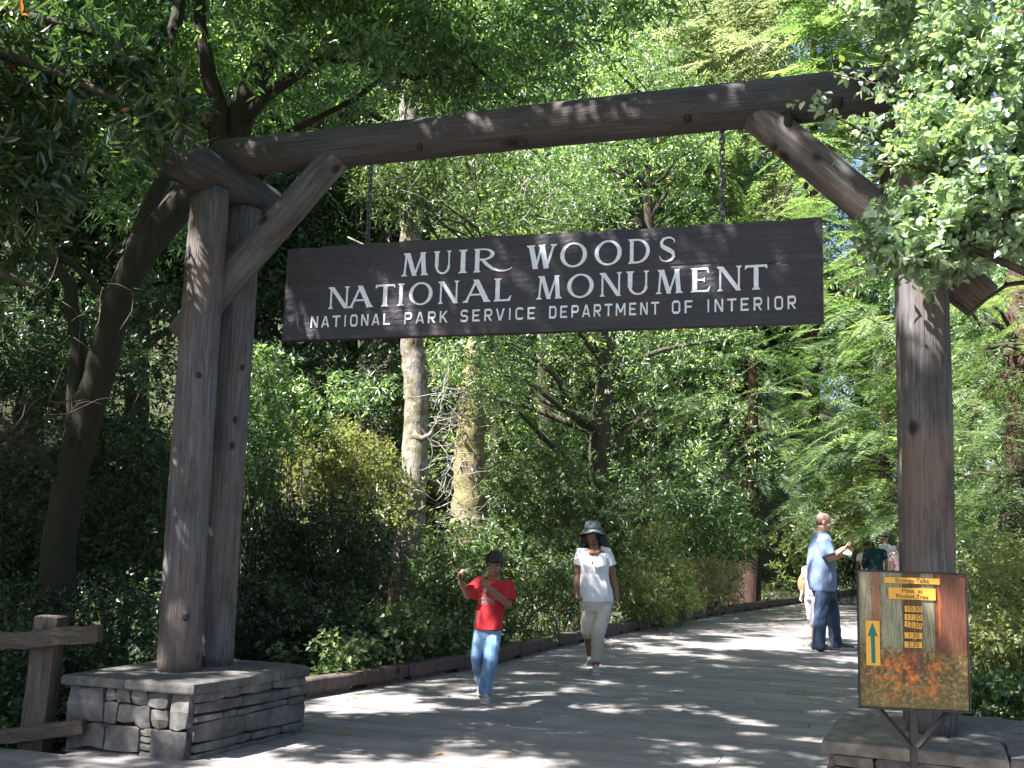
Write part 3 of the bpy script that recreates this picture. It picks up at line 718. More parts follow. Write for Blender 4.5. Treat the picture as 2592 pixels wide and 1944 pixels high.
def sans(ch):
    w_ = .17; c_ = .13
    def poly(P, close=False): return rib(P+([P[0], P[1]] if close else []), w_)
    E = {'I': st(.5, 0, .5, 1, .34), 'N': st(.12, 0, .12, 1, .17)+st(.14, 1, .86, 0, .21)+st(.88, 0, .88, 1, .17), 'L': st(.16, 0, .16, 1, .2)+hb(.08, .95, .075, .15),
         'T': st(.5, 0, .5, 1, .19)+hb(.0, 1, .925, .15), 'A': st(.08, 0, .47, 1, .19)+st(.53, 1, .92, 0, .19)+hb(.25, .75, .27, .13),
         'V': st(.08, 1, .47, 0, .19)+st(.53, 0, .92, 1, .19), 'E': st(.14, 0, .14, 1, .19)+hb(.06, .92, .075, .15)+hb(.06, .92, .925, .15)+hb(.1, .8, .5, .14),
         'F': st(.14, 0, .14, 1, .19)+hb(.06, .92, .925, .15)+hb(.1, .8, .5, .14), 'K': st(.14, 0, .14, 1, .19)+st(.24, .42, .84, 1, .22)+st(.42, .56, .90, 0, .22)+hb(.14, .4, .47, .15),
         'M': st(.08, 0, .08, 1, .14)+st(.10, 1, .50, .25, .16)+st(.50, .25, .90, 1, .16)+st(.92, 0, .92, 1, .14)}
    if ch in E: return E[ch]
    O = [(.12+c_, .07), (.88-c_, .07), (.88, .07+c_), (.88, .93-c_), (.88-c_, .93), (.12+c_, .93), (.12, .93-c_), (.12, .07+c_)]
    if ch == 'O': return poly(O, True)
    if ch == 'C': return poly([(.90, .18), (.88-c_*.7, .07), (.12+c_, .07), (.12, .07+c_), (.12, .93-c_), (.12+c_, .93), (.88-c_*.7, .93), (.90, .82)])
    if ch == 'D': return st(.14, 0, .14, 1, .18)+poly([(.14, .07), (.88-c_, .07), (.88, .07+c_), (.88, .93-c_), (.88-c_, .93), (.14, .93)])
    if ch == 'P': return st(.14, 0, .14, 1, .18)+poly([(.14, .93), (.88-c_, .93), (.88, .93-c_*.8), (.88, .45+c_*.8), (.88-c_, .45), (.14, .45)])
    if ch == 'R': return sans('P')+st(.48, .42, .86, 0, .2)
    if ch == 'S': return poly([(.86, .80), (.84-c_*.6, .93), (.16+c_, .93), (.14, .93-c_), (.14, .58+c_*.4), (.22+c_, .50), (.84-c_, .50), (.87, .50-c_), (.87, .07+c_), (.84-c_, .07), (.14+c_*.6, .07), (.12, .20)])
def letter(polys, x0, x1, z0, z1, shear=0.0):
    """raised, softly ridged strokes on the face of the board"""
    v = []; f = []
    for i_, P in enumerate(polys):
        h = 0.0035+0.00025*(i_ % 12); o = len(v); n_ = len(P)
        Q_ = [(x0+p[0]*(x1-x0), z0+p[1]*(z1-z0)) for p in P]
        area = sum(Q_[j][0]*Q_[(j+1) % n_][1]-Q_[(j+1) % n_][0]*Q_[j][1] for j in range(n_))
        if area < 0: Q_ = Q_[::-1]
        v += [(a, -h, b_) for a, b_ in Q_]+[(a, 0.004, b_) for a, b_ in Q_]
        f.append(tuple(range(o, o+n_)))
        f += [(o+j, o+n_+j, o+n_+(j+1) % n_, o+(j+1) % n_) for j in range(n_)]
    me = D.meshes.new('letter'); me.from_pydata(v, [], f); link('letter', me, sign, MAT['letter'])
def cropxy(cx, cy): return 680+.651*cx, 520+.651*cy
def line(chars, fn, spans, base, topl):
    """spans in the enlarged photograph; base/top = two (x, y) points each"""
    def yy(l, x): return l[0][1]+(l[1][1]-l[0][1])*(x-l[0][0])/(l[1][0]-l[0][0])
    zb = np.mean([sgn(*cropxy(x, yy(base, x)))[1] for x in (base[0][0], base[1][0])]); zt = np.mean([sgn(*cropxy(x, yy(topl, x)))[1] for x in (base[0][0], base[1][0])])
    for ch, (a, b_) in zip(chars, spans):
        s0 = sgn(*cropxy(a, yy(base, a)))[0]-sx0; s1 = sgn(*cropxy(b_, yy(base, b_)))[0]-sx0
        over = 0.012*(zt-zb) if ch in 'OS' else 0
        letter(fn(ch), s0, s1, zb-over-sz0, zt+over-sz0)
line('MUIRWOODS', serif, [(518, 617), (640, 712), (733, 777), (795, 948), (1003, 1120), (1133, 1238), (1267, 1373), (1396, 1488), (1510, 1592)], ((530, 269), (1550, 227)), ((530, 181), (1550, 130)))
line('NATIONALMONUMENT', serif, [(230, 314), (308, 405), (412, 492), (497, 530), (545, 637), (657, 741), (754, 862), (870, 945), (1042, 1137), (1160, 1264), (1285, 1374), (1388, 1483), (1507, 1607), (1636, 1722), (1742, 1842), (1850, 1942)], ((235, 394), (1935, 336)), ((235, 310), (1935, 240)))
l3 = []; ch3 = ''
for wd, a, b_ in (('NATIONAL', 163, 474), ('PARK', 526, 696), ('SERVICE', 744, 1038), ('DEPARTMENT', 1089, 1518), ('OF', 1567, 1651), ('INTERIOR', 1702, 2052)):
    ws = [0.45 if c_ == 'I' else (1.25 if c_ == 'M' else 1.0) for c_ in wd]; gp = 0.42; tot = sum(ws)+gp*(len(wd)-1); x = a
    for c_, w_ in zip(wd, ws): l3.append((x, x+w_*(b_-a)/tot)); x += (w_+gp)*(b_-a)/tot; ch3 += c_
line(ch3, sans, l3, ((165, 466), (2050, 414)), ((165, 422), (2050, 364)))

# chains of separate links, beam to board
bm = bmesh.new(); bmesh.ops.create_circle(bm, segments=6, radius=0.0050)
vs = []; fs = []; K = 12
for i_ in range(K):
    a = 2*PI*i_/K; cx, cz = 0.0125*math.cos(a), 0.0135*math.sin(a)+(0.011 if math.sin(a) > 0.01 else -0.011 if math.sin(a) < -0.01 else 0)
    for j in range(6):
        t_ = 2*PI*j/6; rr = 0.0052*math.cos(t_); vs.append((cx+rr*math.cos(a), 0.0052*math.sin(t_), cz+rr*math.sin(a)))
for i_ in range(K):
    for j in range(6): fs.append((i_*6+j, ((i_+1) % K)*6+j, ((i_+1) % K)*6+(j+1) % 6, i_*6+(j+1) % 6))
bm.free(); lm = MB().add(vs, fs).mesh('chain_link', MAT['galv'], True)
for lab, px, py in (('hanging chain of dark links at the left end of the carved sign', 940, 420), ('hanging chain of dark links at the right end of the carved sign', 1828, 360)):
    p = midp(px, py); zt, zb = BZ-0.115, sz1-0.01; ch = thing('chain', lab, 'chain', (p.x, p.y, zb), GA, 'chains that hold the sign')
    n_ = int((zt-zb)/0.036)+1
    for i_ in range(n_):
        o = link('chain_link', lm, ch); o.location = (0, 0, 0.01+i_*0.036); o.rotation_euler = (0, random.uniform(-.08, .08), (PI/2 if i_ % 2 else 0)+random.uniform(-.3, .3))
    MB().box((0, 0, 0), (0.05, 0.03, 0.012)).build('bracket', MAT['galv'], ch)

# ------------------------------------------------------------------ split-rail fence at the left
YF = 6.55
fp0, fp1 = at(130, 1560, YF), at(100, 1915, YF)
fence = thing('rail_fence', 'rustic split-rail fence beside the left stone pedestal', 'fence', (0, 0, 0))
def timber(name, A, B, w_, d_, seed, parent, rough=0.012, K=None, sag=0.0, mat='rail'):
    """split timber: rough rectangular section swept from A to B (local z along it)"""
    A = Vector(A); B = Vector(B); L_ = (B-A).length; K = K or max(4, int(L_/0.1)); r0 = random.Random(seed); mb = MB(); NS = 12
    for i_ in range(K+1):
        z = L_*i_/K; off = (sag*math.sin(PI*i_/K)*1.0+r0.uniform(-1, 1)*rough*0.5)
        for j in range(NS):
            a = 2*PI*(j+0.5)/NS; c_, s_ = math.cos(a), math.sin(a); m_ = max(abs(c_), abs(s_))
            k_ = 0.93 if abs(abs(c_)-abs(s_)) < 0.3 else 1.0
            mb.v.append((c_/m_*w_/2*k_+r0.uniform(-1, 1)*rough, s_/m_*d_/2*k_+off+r0.uniform(-1, 1)*rough, z))
    for i_ in range(K):
        for j in range(NS): mb.f.append((i_*NS+j, i_*NS+(j+1) % NS, (i_+1)*NS+(j+1) % NS, (i_+1)*NS+j))
    mb.f += [tuple(range(NS))[::-1], tuple(K*NS+j for j in range(NS))]
    o = mb.build(name, MAT[mat], parent); o.location = A; q = (B-A).to_track_quat('Z', 'Y'); o.rotation_mode = 'QUATERNION'; o.rotation_quaternion = q; return o
timber('post', (fp0.x-.04, YF, -0.3), (fp0.x+.0, YF, fp0.z), .165, .15, 1, fence, 0.005)
timber('post', (fp0.x-2.6, YF+.5, -0.3), (fp0.x-2.6, YF+.5, fp0.z-.02), .165, .15, 2, fence, 0.005)
r1, r2 = at(0, 1637, YF-.12), at(253, 1602, YF-.12)
dx = (r2-r1); timber('rail', r1-dx*3.2+UP*0.03, r2, .075, .098, 3, fence, 0.009, 34, sag=0.03)
r1, r2 = at(0, 1868, YF-.12), at(192, 1842, YF-.12)
dx = (r2-r1); timber('rail', r1-dx*4.2+UP*0.03, r2+dx*0.12, .07, .085, 4, fence, 0.006, 34, sag=0.0)

# ------------------------------------------------------------------ poster sign on its stand
YS = 4.72
q = [at(*c_, YS) for c_ in ((2175, 1449), (2437, 1450), (2447, 1798), (2184, 1791))]
pw = ((q[1]-q[0]).length+(q[2]-q[3]).length)/2; phh = ((q[3]-q[0]).length+(q[2]-q[1]).length)/2
pc = sum(q, Vector())/4
stand = thing('poster_stand', 'metal-framed forest poster with orange lettered strips on a dark pole stand', 'sign', (pc.x, pc.y, 0), math.atan2(-pc.x, pc.y)*0.35)
z0_, z1_ = pc.z-phh/2, pc.z+phh/2
mb = MB(); e_ = 0.006
mb.box((0, 0, z0_-e_/2), (pw+2*e_, .022, e_)).box((0, 0, z1_+e_/2), (pw+2*e_, .022, e_)).box((-pw/2-e_/2, 0, pc.z), (e_, .022, phh)).box((pw/2+e_/2, 0, pc.z), (e_, .022, phh))
mb.build('frame', MAT['metal'], stand)
MB().box((0, 0.006, pc.z), (pw-0.001, .008, phh-0.001)).build('backing', MAT['metal'], stand)
# printed picture: trunks, undergrowth and orange glow, from procedural noise
m, nt, b = M_('poster_print')
tc = N(nt, 'ShaderNodeTexCoord'); sep = N(nt, 'ShaderNodeSeparateXYZ'); nt.links.new(tc.outputs['Object'], sep.inputs[0])
def mpx(s): k_ = N(nt, 'ShaderNodeMapping'); k_.inputs['Scale'].default_value = s; nt.links.new(tc.outputs['Object'], k_.inputs[0]); return k_.outputs[0]
col = noise(nt, mpx((9, 1, 0.5)), 2.0, 3, 0.4, 0.2); fo = noise(nt, mpx((26, 26, 26)), 2.4, 8, 0.8); gl = noise(nt, mpx((8, 8, 8)), 2.2, 8, 0.75)
zz = math_(nt, 'DIVIDE', math_(nt, 'SUBTRACT', sep.outputs['Z'], z0_), phh)       # 0 bottom .. 1 top
bgc = ramp(nt, fo, [(0.36, (0.025, 0.018, 0.008)), (0.5, (0.10, 0.07, 0.026)), (0.64, (0.30, 0.24, 0.10))])
c = bgc
xn = math_(nt, 'DIVIDE', sep.outputs['X'], pw)
ed = noise(nt, mpx((26, 1, 9)), 2.0, 4, 0.6); strk = noise(nt, mpx((60, 1, 3)), 3.0, 6, 0.7)
for (a, b_, zb, dk, lt) in ((.0, .115, .45, (.10, .09, .05), (.36, .32, .22)), (.215, .40, .42, (.08, .08, .05), (.33, .32, .22)), (.56, .70, .42, (.07, .07, .04), (.28, .27, .18)), (.125, .20, .55, (.15, .06, .035), (.30, .15, .09)),
                            (.415, .485, .5, (.14, .06, .035), (.30, .14, .08)), (.705, 1.02, .40, (.05, .018, .014), (.15, .055, .035)), (.740, .757, .52, (.20, .04, .015), (.42, .10, .03)), (.415, .50, .20, (.03, .015, .012), (.12, .05, .035)), (.53, .585, .28, (.04, .02, .015), (.14, .06, .04))):
    xc, hw = (a+b_)/2-.5, (b_-a)/2
    fl = math_(nt, 'MULTIPLY', math_(nt, 'MAXIMUM', math_(nt, 'SUBTRACT', .42, zz), 0.0), .12)
    d_ = math_(nt, 'SUBTRACT', math_(nt, 'ADD', math_(nt, 'ABSOLUTE', math_(nt, 'SUBTRACT', xn, xc)), math_(nt, 'MULTIPLY', math_(nt, 'SUBTRACT', ed, .5), .05)), math_(nt, 'ADD', fl, hw))
    up_ = math_(nt, 'ADD', zz, math_(nt, 'MULTIPLY', math_(nt, 'SUBTRACT', fo, .5), .30))
    mk = math_(nt, 'MULTIPLY', ramp(nt, math_(nt, 'ADD', d_, .5), [(.497, 1), (.508, 0)]), ramp(nt, up_, [(max(0, zb-.03), 0), (zb+.05, .93)]))
    c = mix(nt, c, ramp(nt, strk, [(.35, dk), (.65, lt)]), mk)
gr = math_(nt, 'MULTIPLY', ramp(nt, gl, [(0.46, 0), (0.60, 1)]), ramp(nt, zz, [(0.05, 0.15), (0.18, 1), (0.30, 1), (0.44, 0)]))
gr = math_(nt, 'MULTIPLY', gr, ramp(nt, math_(nt, 'ADD', xn, 0.5), [(0.1, 0.1), (0.3, 1), (0.62, 1), (0.85, 0.1)]))
c = mix(nt, c, mix(nt, (0.30, 0.05, 0.015), (0.85, 0.24, 0.04), ramp(nt, fo, [(0.4, 0), (0.6, 1)])), gr)
c = mix(nt, c, (0.10, 0.085, 0.025), math_(nt, 'MULTIPLY', ramp(nt, zz, [(0.0, 0.85), (0.25, 0.0)]), ramp(nt, fo, [(0.4, 1), (0.6, 0.2)])))
nt.links.new(c, b.inputs['Base Color']); b.inputs['Roughness'].default_value = 0.3; MAT['poster'] = m
pm = MB().box((0, -0.002, pc.z), (pw-0.003, .004, phh-0.003)).build('picture', MAT['poster'], stand)
MAT['strip'] = plain('orange_strip', (0.62, 0.33, 0.045), 0.5); MAT['ink'] = plain('strip_ink', (0.10, 0.055, 0.02), 0.6); MAT['arrow'] = plain('green_arrow', (0.005, 0.13, 0.095), 0.5)
def u_(cx, cy):
    """spot on the enlarged poster (px 245..1045 wide, 150..1205 high) -> local x, z"""
    t_ = (cy-150)/1050; xl = 225+t_*28; xr = 1030+t_*32; return ((cx-xl)/(xr-xl)-.5)*pw, z1_-t_*phh
def text(s, cx, cz, size, rot, parent):
    cu = D.curves.new('lettering', 'FONT'); cu.body = s; cu.size = size; cu.align_x = 'CENTER'; cu.align_y = 'CENTER'; cu.extrude = 0.0004
    to = D.objects.new('lettering', cu); C.objects.link(to); dg = bpy.context.evaluated_depsgraph_get(); dg.update()
    me = D.meshes.new_from_object(to.evaluated_get(dg)); D.objects.remove(to); me.materials.clear()
    o = link('lettering', me, parent, MAT['ink']); o.location = (cx, -0.0105, cz); o.rotation_euler = (PI/2, rot, 0); return o
def strip(cx0, cy0, cx1, cy1, s, size, rot=0.0, lines=None):
    a, b_ = u_(cx0, cy0), u_(cx1, cy1); cx, cz = (a[0]+b_[0])/2, (a[1]+b_[1])/2; wd, ht = b_[0]-a[0], a[1]-b_[1]
    o = MB().box((0, 0, 0), (wd, .003, ht)).build('strip', MAT['strip'], stand); o.location = (cx, -0.0078, cz); o.rotation_euler = (0, rot, 0)
    for j, l in enumerate(lines or [s]): text(l, cx, cz+(ht/4-ht/2*j if lines else 0), size, rot, stand)
strip(422, 190, 838, 236, 'Ecology Talks', .026)
strip(452, 270, 808, 360, '', .026, 0, ['Meet  at', 'Pinchot Tree'])
for y_, s_, r_ in ((433, '10:30', 0.0), (497, '11:30', .02), (556, '12:30', .13), (638, '1:30', .0), (709, '2:30', .0)): strip(576, y_-23, 708, y_+23, s_, .029, r_)
a, b_ = u_(283, 535), u_(397, 880)
o = MB().box((0, 0, 0), (b_[0]-a[0], .003, a[1]-b_[1])).build('arrow_plate', MAT['strip'], stand); o.location = ((a[0]+b_[0])/2, -.0078, (a[1]+b_[1])/2)
A_ = [u_(*k_) for k_ in ((333, 548), (375, 655), (352, 652), (361, 862), (331, 862), (322, 655), (299, 652))][::-1]
mb = MB(); mb.v = [(x, -.0102, z) for x, z in A_]+[(x, -.0095, z) for x, z in A_]; n_ = 7; mb.f = [tuple(range(7))]+[(j, j+7, (j+1) % 7+7, (j+1) % 7) for j in range(7)]
mb.build('arrow', MAT['arrow'], stand)
MB().box((0, .03, (z0_+0.09)/2-.0), (.030, .022, z0_+.09)).build('pole', MAT['metal'], stand)
MB().box((-.035, .03, z1_+.045), (.013, .012, .17)).build('rod', MAT['metal'], stand)
for sx in (-1, 1):
    a, b_ = Vector((sx*.012, .022, z0_-.165)), Vector((sx*.165, .022, z0_+.012))
    MB().tube([a, b_], .015, 4).build('strut', MAT['metal'], stand)
MB().box((0, .03, .008), (.34, .30, .016)).build('base_plate', MAT['metal'], stand)
# ================================================================== people
def remesh(mb, name, voxel, mat, parent, smooth=4, wr=0.0, seed=0, clip=None):
    """fuse overlapping closed shapes into one continuous skin"""
    me = mb.mesh(name); o = D.objects.new(name, me); C.objects.link(o)
    md = o.modifiers.new('r', 'REMESH'); md.mode = 'VOXEL'; md.voxel_size = voxel
    if smooth: ms_ = o.modifiers.new('s', 'SMOOTH'); ms_.factor = 0.6; ms_.iterations = smooth
    dg = bpy.context.evaluated_depsgraph_get(); dg.update()
    m2 = D.meshes.new_from_object(o.evaluated_get(dg)); D.objects.remove(o); D.meshes.remove(me)
    n = len(m2.vertices); co = np.empty(n*3, np.float32); m2.vertices.foreach_get('co', co); co = co.reshape(-1, 3)
    if wr:
        no = np.empty(n*3, np.float32); m2.vertices.foreach_get('normal', no); no = no.reshape(-1, 3); g = np.random.default_rng(seed); d = np.zeros(n)
        for _ in range(9):
            k = g.normal(size=3)*[26, 26, 15]; ph = g.uniform(0, 6.28); d += np.sin(co@k+ph+1.6*np.sin(co@(g.normal(size=3)*14)+ph))
        d = np.abs(d/9)**0.8*np.sign(d); co = co+no*(d*wr)[:, None]
    m2.vertices.foreach_set('co', co.ravel().astype(np.float32)); m2.name = name
    m2.polygons.foreach_set('use_smooth', [True]*len(m2.polygons)); m2.materials.clear(); m2.materials.append(mat); m2.update()
    return link(name, m2, parent)
def seg(mb, a, b_, ra, rb, n=12):
    a = Vector(a); b_ = Vector(b_); mb.tube([a, b_], [ra, rb], n); mb.ell(a, (ra,)*3, n, 8); mb.ell(b_, (rb,)*3, n, 8)
def chain_(mb, pts, rad):
    for i in range(len(pts)-1): seg(mb, pts[i], pts[i+1], rad[i], rad[i+1])
def hand(mb, wr, dr, palm, s=1.0, curl=0.5, thumb=1):
    """palm, four unequal bent fingers, thumb leaving the side of the palm"""
    dr = Vector(dr).normalized(); pn = Vector(palm); pn = (pn-dr*pn.dot(dr)).normalized(); sd = dr.cross(pn)*thumb
    wr = Vector(wr)
    for k in (-1, -.33, .33, 1): seg(mb, wr+sd*k*.012*s, wr+dr*.075*s+sd*k*.029*s, .015*s, .0125*s, 8)
    for k, ln in ((-1, .062), (-.33, .074), (.33, .080), (1, .070)):
        p0 = wr+dr*.075*s+sd*k*.031*s; c = curl
        p1 = p0+(dr*math.cos(c*.8)+pn*math.sin(c*.8)+sd*k*.07)*ln*.45*s; p2 = p1+(dr*math.cos(c*1.7)+pn*math.sin(c*1.7))*ln*.32*s; p3 = p2+(dr*math.cos(c*2.4)+pn*math.sin(c*2.4))*ln*.25*s
        chain_(mb, [p0, p1, p2, p3], [.0098*s, .0090*s, .0082*s, .0072*s])
    p0 = wr+dr*.025*s+sd*.026*s; p1 = p0+(dr*.6+sd*.75+pn*.25).normalized()*.040*s; p2 = p1+(dr*.85+sd*.25+pn*.4).normalized()*.032*s
    chain_(mb, [p0, p1, p2], [.0135*s, .0112*s, .009*s])
def head_rot(yaw, pit=0.0, roll=0.0): return Matrix.Rotation(yaw, 4, 'Z') @ Matrix.Rotation(pit, 4, 'X') @ Matrix.Rotation(roll, 4, 'Y')
def head(mb, c, s, Rh):
    c = Vector(c); A = lambda p: c+Rh @ (Vector(p)*s)
    mb.ell(A((0, .012, .030)), (.074*s, .092*s, .084*s), 18, 12, Rh)
    mb.ell(A((0, -.018, -.035)), (.060*s, .070*s, .072*s), 16, 10, Rh)
    mb.ell(A((0, -.055, -.083)), (.028*s, .024*s, .020*s), 10, 8, Rh)
    mb.ell(A((0, -.086, -.018)), (.011*s, .016*s, .024*s), 8, 6, Rh)
    mb.ell(A((0, -.095, -.032)), (.015*s, .012*s, .010*s), 8, 6, Rh)
    mb.ell(A((0, -.078, .022)), (.050*s, .012*s, .011*s), 10, 6, Rh)
    mb.ell(A((0, -.078, -.062)), (.022*s, .012*s, .010*s), 8, 6, Rh)
    for sx in (-1, 1):
        mb.ell(A((sx*.075, .012, -.010)), (.009*s, .018*s, .031*s), 8, 8, Rh)
        mb.ell(A((sx*.040, -.066, -.030)), (.022*s, .018*s, .022*s), 8, 6, Rh)
def face(root, c, s, Rh, lip=(0.28, 0.09, 0.07), brow=(0.015, 0.01, 0.008)):
    c = Vector(c); A = lambda p: c+Rh @ (Vector(p)*s)
    for sx in (-1, 1):
        MB().ell(A((sx*.031, -.0800, -.004)), (.014*s, .006*s, .0065*s), 10, 8, Rh).build('eye', MAT['eye'], root, True)
        MB().ell(A((sx*.031, -.0860, -.004)), (.0062*s, .0025*s, .0062*s), 8, 6, Rh).build('pupil', MAT['pupil'], root, True)
        MB().ell(A((sx*.033, -.0905, .021)), (.019*s, .004*s, .0038*s), 8, 6, Rh).build('eyebrow', plain('brow', brow, 0.9), root, True)
    MB().ell(A((0, -.0895, -.062)), (.021*s, .0045*s, .0065*s), 10, 6, Rh).build('lips', plain('lip_colour', lip, 0.5), root, True)
MAT['eye'] = plain('eye_white', (0.55, 0.5, 0.45), 0.3); MAT['pupil'] = plain('eye_pupil', (0.012, 0.008, 0.006), 0.2)
def cloth(name, col, amp=0.12, rough=0.85, ns=60): return plain(name, col, rough, ns, amp, 0.25, spec=0.2)
MAT['skin_brown'] = plain('brown_skin', (0.23, 0.115, 0.07), 0.55, 12, 0.08); MAT['skin_pale'] = plain('pale_skin', (0.50, 0.28, 0.20), 0.55, 12, 0.08)
MAT['hair'] = plain('black_hair', (0.010, 0.008, 0.008), 0.5, 90, 0.5, 0.6)
m, nt, b = M_('faded_denim'); v = coords(nt, (1, 1, .6)); f = noise(nt, v, 7, 4, 0.6)
nt.links.new(ramp(nt, f, [(0.35, (0.07, 0.15, 0.30)), (0.62, (0.22, 0.36, 0.54))]), b.inputs['Base Color']); b.inputs['Roughness'].default_value = 0.9; MAT['denim_light'] = m
MAT['denim_dark'] = cloth('dark_denim', (0.04, 0.062, 0.115), 0.3, ns=8)
def person(label, org, group=None):
    t = thing('person', label, 'person', org, 0, group); return t
def rel(org, Y0):
    return lambda px, py, dy=0.0: at(px, py, Y0+dy)-org
def shoe(root, ank, toe, s, mat, sole, lift=0.0, name='shoe'):
    a = Vector(ank); t = Vector(toe); d = (t-a); d.z = 0; d.normalize(); z0 = min(a.z, t.z); mb = MB()
    sd = Vector((-d.y, d.x, 0)); heel = Vector((a.x, a.y, 0))-d*.045*s; L_ = .245*s
    Z = Vector((0, 0, t.z))
    for k, w_, h in ((0.0, .032, .045), (.2, .036, .055), (.42, .038, .052), (.66, .045, .036), (.88, .038, .026)):
        mb.ell(heel+Z+d*L_*k+UP*(.018+h*.55)*s, (w_*s, .05*s, h*s*.75), 12, 8, Matrix.Rotation(math.atan2(d.y, d.x)-PI/2, 4, 'Z'))
    mb.ell(a+UP*.02, (.038*s, .042*s, .04*s), 10, 8)
    o = remesh(mb, name, .008, mat, root, 2)
    P = []
    for k, w_ in ((0, .022), (.12, .036), (.35, .034), (.65, .045), (.88, .036), (.99, .016)): P.append((k, w_))
    sb = MB(); L2 = [heel+Z+d*(L_*k-.012*s)*1.08+sd*w_*s for k, w_ in P]; R2 = [heel+Z+d*(L_*k-.012*s)*1.08-sd*w_*s for k, w_ in P][::-1]; Q2 = L2+R2
    n_ = len(Q2); sb.v = [(p.x, p.y, p.z+.002) for p in Q2]+[(p.x, p.y, p.z+.024*s) for p in Q2]; sb.f = [tuple(range(n_))[::-1], tuple(range(n_, 2*n_))]+[(j, (j+1) % n_, (j+1) % n_+n_, j+n_) for j in range(n_)]
    sb.build('sole', sole, o)
MAT['shoe_grey'] = cloth('grey_trainer', (0.33, 0.31, 0.30), 0.2, ns=25); MAT['sole_white'] = plain('pale_sole', (0.5, 0.48, 0.46), 0.7); MAT['shoe_dark'] = cloth('dark_trainer', (0.09, 0.08, 0.08), 0.3, ns=25)

# ---- boy in the red shirt
org = gnd(1229, 1774); Y0 = org.y; p = rel(org, Y0)
boy = person('boy in a red t-shirt and faded jeans holding up a thin twig', org)
s = 0.90; hc = p(1252, 1429, -.02); Rh = head_rot(-.12, 0.28, .05)
hipL, hipR = p(1220, 1600), p(1247, 1600)
kneeL, ankL = p(1207, 1662, -.04), p(1219, 1722, .30)
kneeR, ankR = p(1243, 1668, -.10), p(1228, 1750, .0)
ankR.z = 0.075
shL, shR = p(1221, 1475), p(1283, 1478); elL, wrL = p(1184, 1507, -.03), p(1167, 1472, -.10); elR, wrR = p(1286, 1530, -.06), p(1239, 1490, -.22)
mb = MB(); head(mb, hc, s, Rh); seg(mb, p(1252, 1450, .01), p(1251, 1474, .01), .042, .050)
mb.loft([(p(1250, 1478), .10, .06, 0), (p(1240, 1530), .10, .07, 0), (p(1234, 1590), .10, .075, 0)], 16)
chain_(mb, [shL, elL, wrL], [.040, .033, .023]); chain_(mb, [shR, elR, wrR], [.040, .034, .023])
hand(mb, wrL, p(1162, 1452, -.12)-wrL, (1, -.3, 0), .80, .75, 1); hand(mb, wrR, p(1226, 1473, -.24)-wrR, (-.6, .6, -.4), .80, .9, -1)
chain_(mb, [hipL, kneeL, ankL], [.065, .045, .032]); chain_(mb, [hipR, kneeR, ankR], [.065, .045, .032])
remesh(mb, 'body', .0055, MAT['skin_brown'], boy, 3); face(boy, hc, s, Rh)
mb = MB(); A = lambda q: hc+Rh @ (Vector(q)*s)
mb.ell(A((0, .022, .048)), (.082*s, .095*s, .080*s), 18, 12, Rh); mb.ell(A((0, -.055, .058)), (.066*s, .040*s, .036*s), 14, 8, Rh)
for sx in (-1, 1): mb.ell(A((sx*.068, .015, .022)), (.016*s, .042*s, .044*s), 10, 8, Rh)
mb.ell(A((0, .07, -.01)), (.062*s, .035*s, .05*s), 12, 8, Rh); remesh(mb, 'hair', .006, MAT['hair'], boy, 2, .002)
m, nt, b = M_('red_shirt'); f = noise(nt, coords(nt), 9, 5, 0.6); f2 = noise(nt, coords(nt, (1, 1, 1)), 46, 3, 0.5)
tc = N(nt, 'ShaderNodeTexCoord'); sp_ = N(nt, 'ShaderNodeSeparateXYZ'); nt.links.new(tc.outputs['Object'], sp_.inputs[0])
cx_, cz_ = p(1236, 1508).x, p(1236, 1508).z
def band(o_, c0, w_): return math_(nt, 'LESS_THAN', math_(nt, 'ABSOLUTE', math_(nt, 'SUBTRACT', o_, c0)), w_)
msk = math_(nt, 'MULTIPLY', math_(nt, 'MULTIPLY', band(sp_.outputs['X'], cx_, .075), band(sp_.outputs['Z'], cz_, .065)), ramp(nt, f2, [(0.50, 0), (0.53, 1)]))
msk = math_(nt, 'MULTIPLY', msk, math_(nt, 'LESS_THAN', sp_.outputs['Y'], 0.0))
c = mix(nt, ramp(nt, f, [(0.3, (0.34, 0.010, 0.016)), (0.7, (0.50, 0.018, 0.026))]), (0.23, 0.19, 0.18), msk)
nt.links.new(c, b.inputs['Base Color']); b.inputs['Roughness'].default_value = 0.85; MAT['red'] = m
mb = MB(); mb.loft([(p(1252, 1467, .005), .060, .052, 0), (p(1252, 1474), .105, .066, 0), (p(1251, 1486), .125, .078, 0), (p(1248, 1512), .122, .088, 0), (p(1240, 1545), .113, .090, 0), (p(1236, 1575), .113, .094, 0), (p(1236, 1594), .116, .096, 0)], 22)
mb.tube([shL+Vector((.02, 0, .008)), shL, shL.lerp(elL, .45), shL.lerp(elL, .88)], [.052, .060, .068, .074], 14); mb.tube([shR+Vector((-.02, 0, .008)), shR, shR.lerp(elR, .5), shR.lerp(elR, .85)], [.052, .060, .066, .070], 14)
remesh(mb, 'shirt', .0065, MAT['red'], boy, 4, .010, 4)
mb = MB(); mb.loft([(p(1234, 1588), .108, .080, 0), (p(1233, 1603), .110, .085, 0), (p(1232, 1616), .095, .080, 0)], 18)
chain_(mb, [hipL, kneeL, ankL], [.072, .056, .050]); chain_(mb, [hipR, kneeR, ankR+UP*.02], [.072, .058, .055]); remesh(mb, 'jeans', .0065, MAT['denim_light'], boy, 3, .010, 9)
shoe(boy, ankR, Vector((ankR.x+.01, ankR.y-.2, 0.0)), .84, MAT['shoe_grey'], MAT['sole_white'])
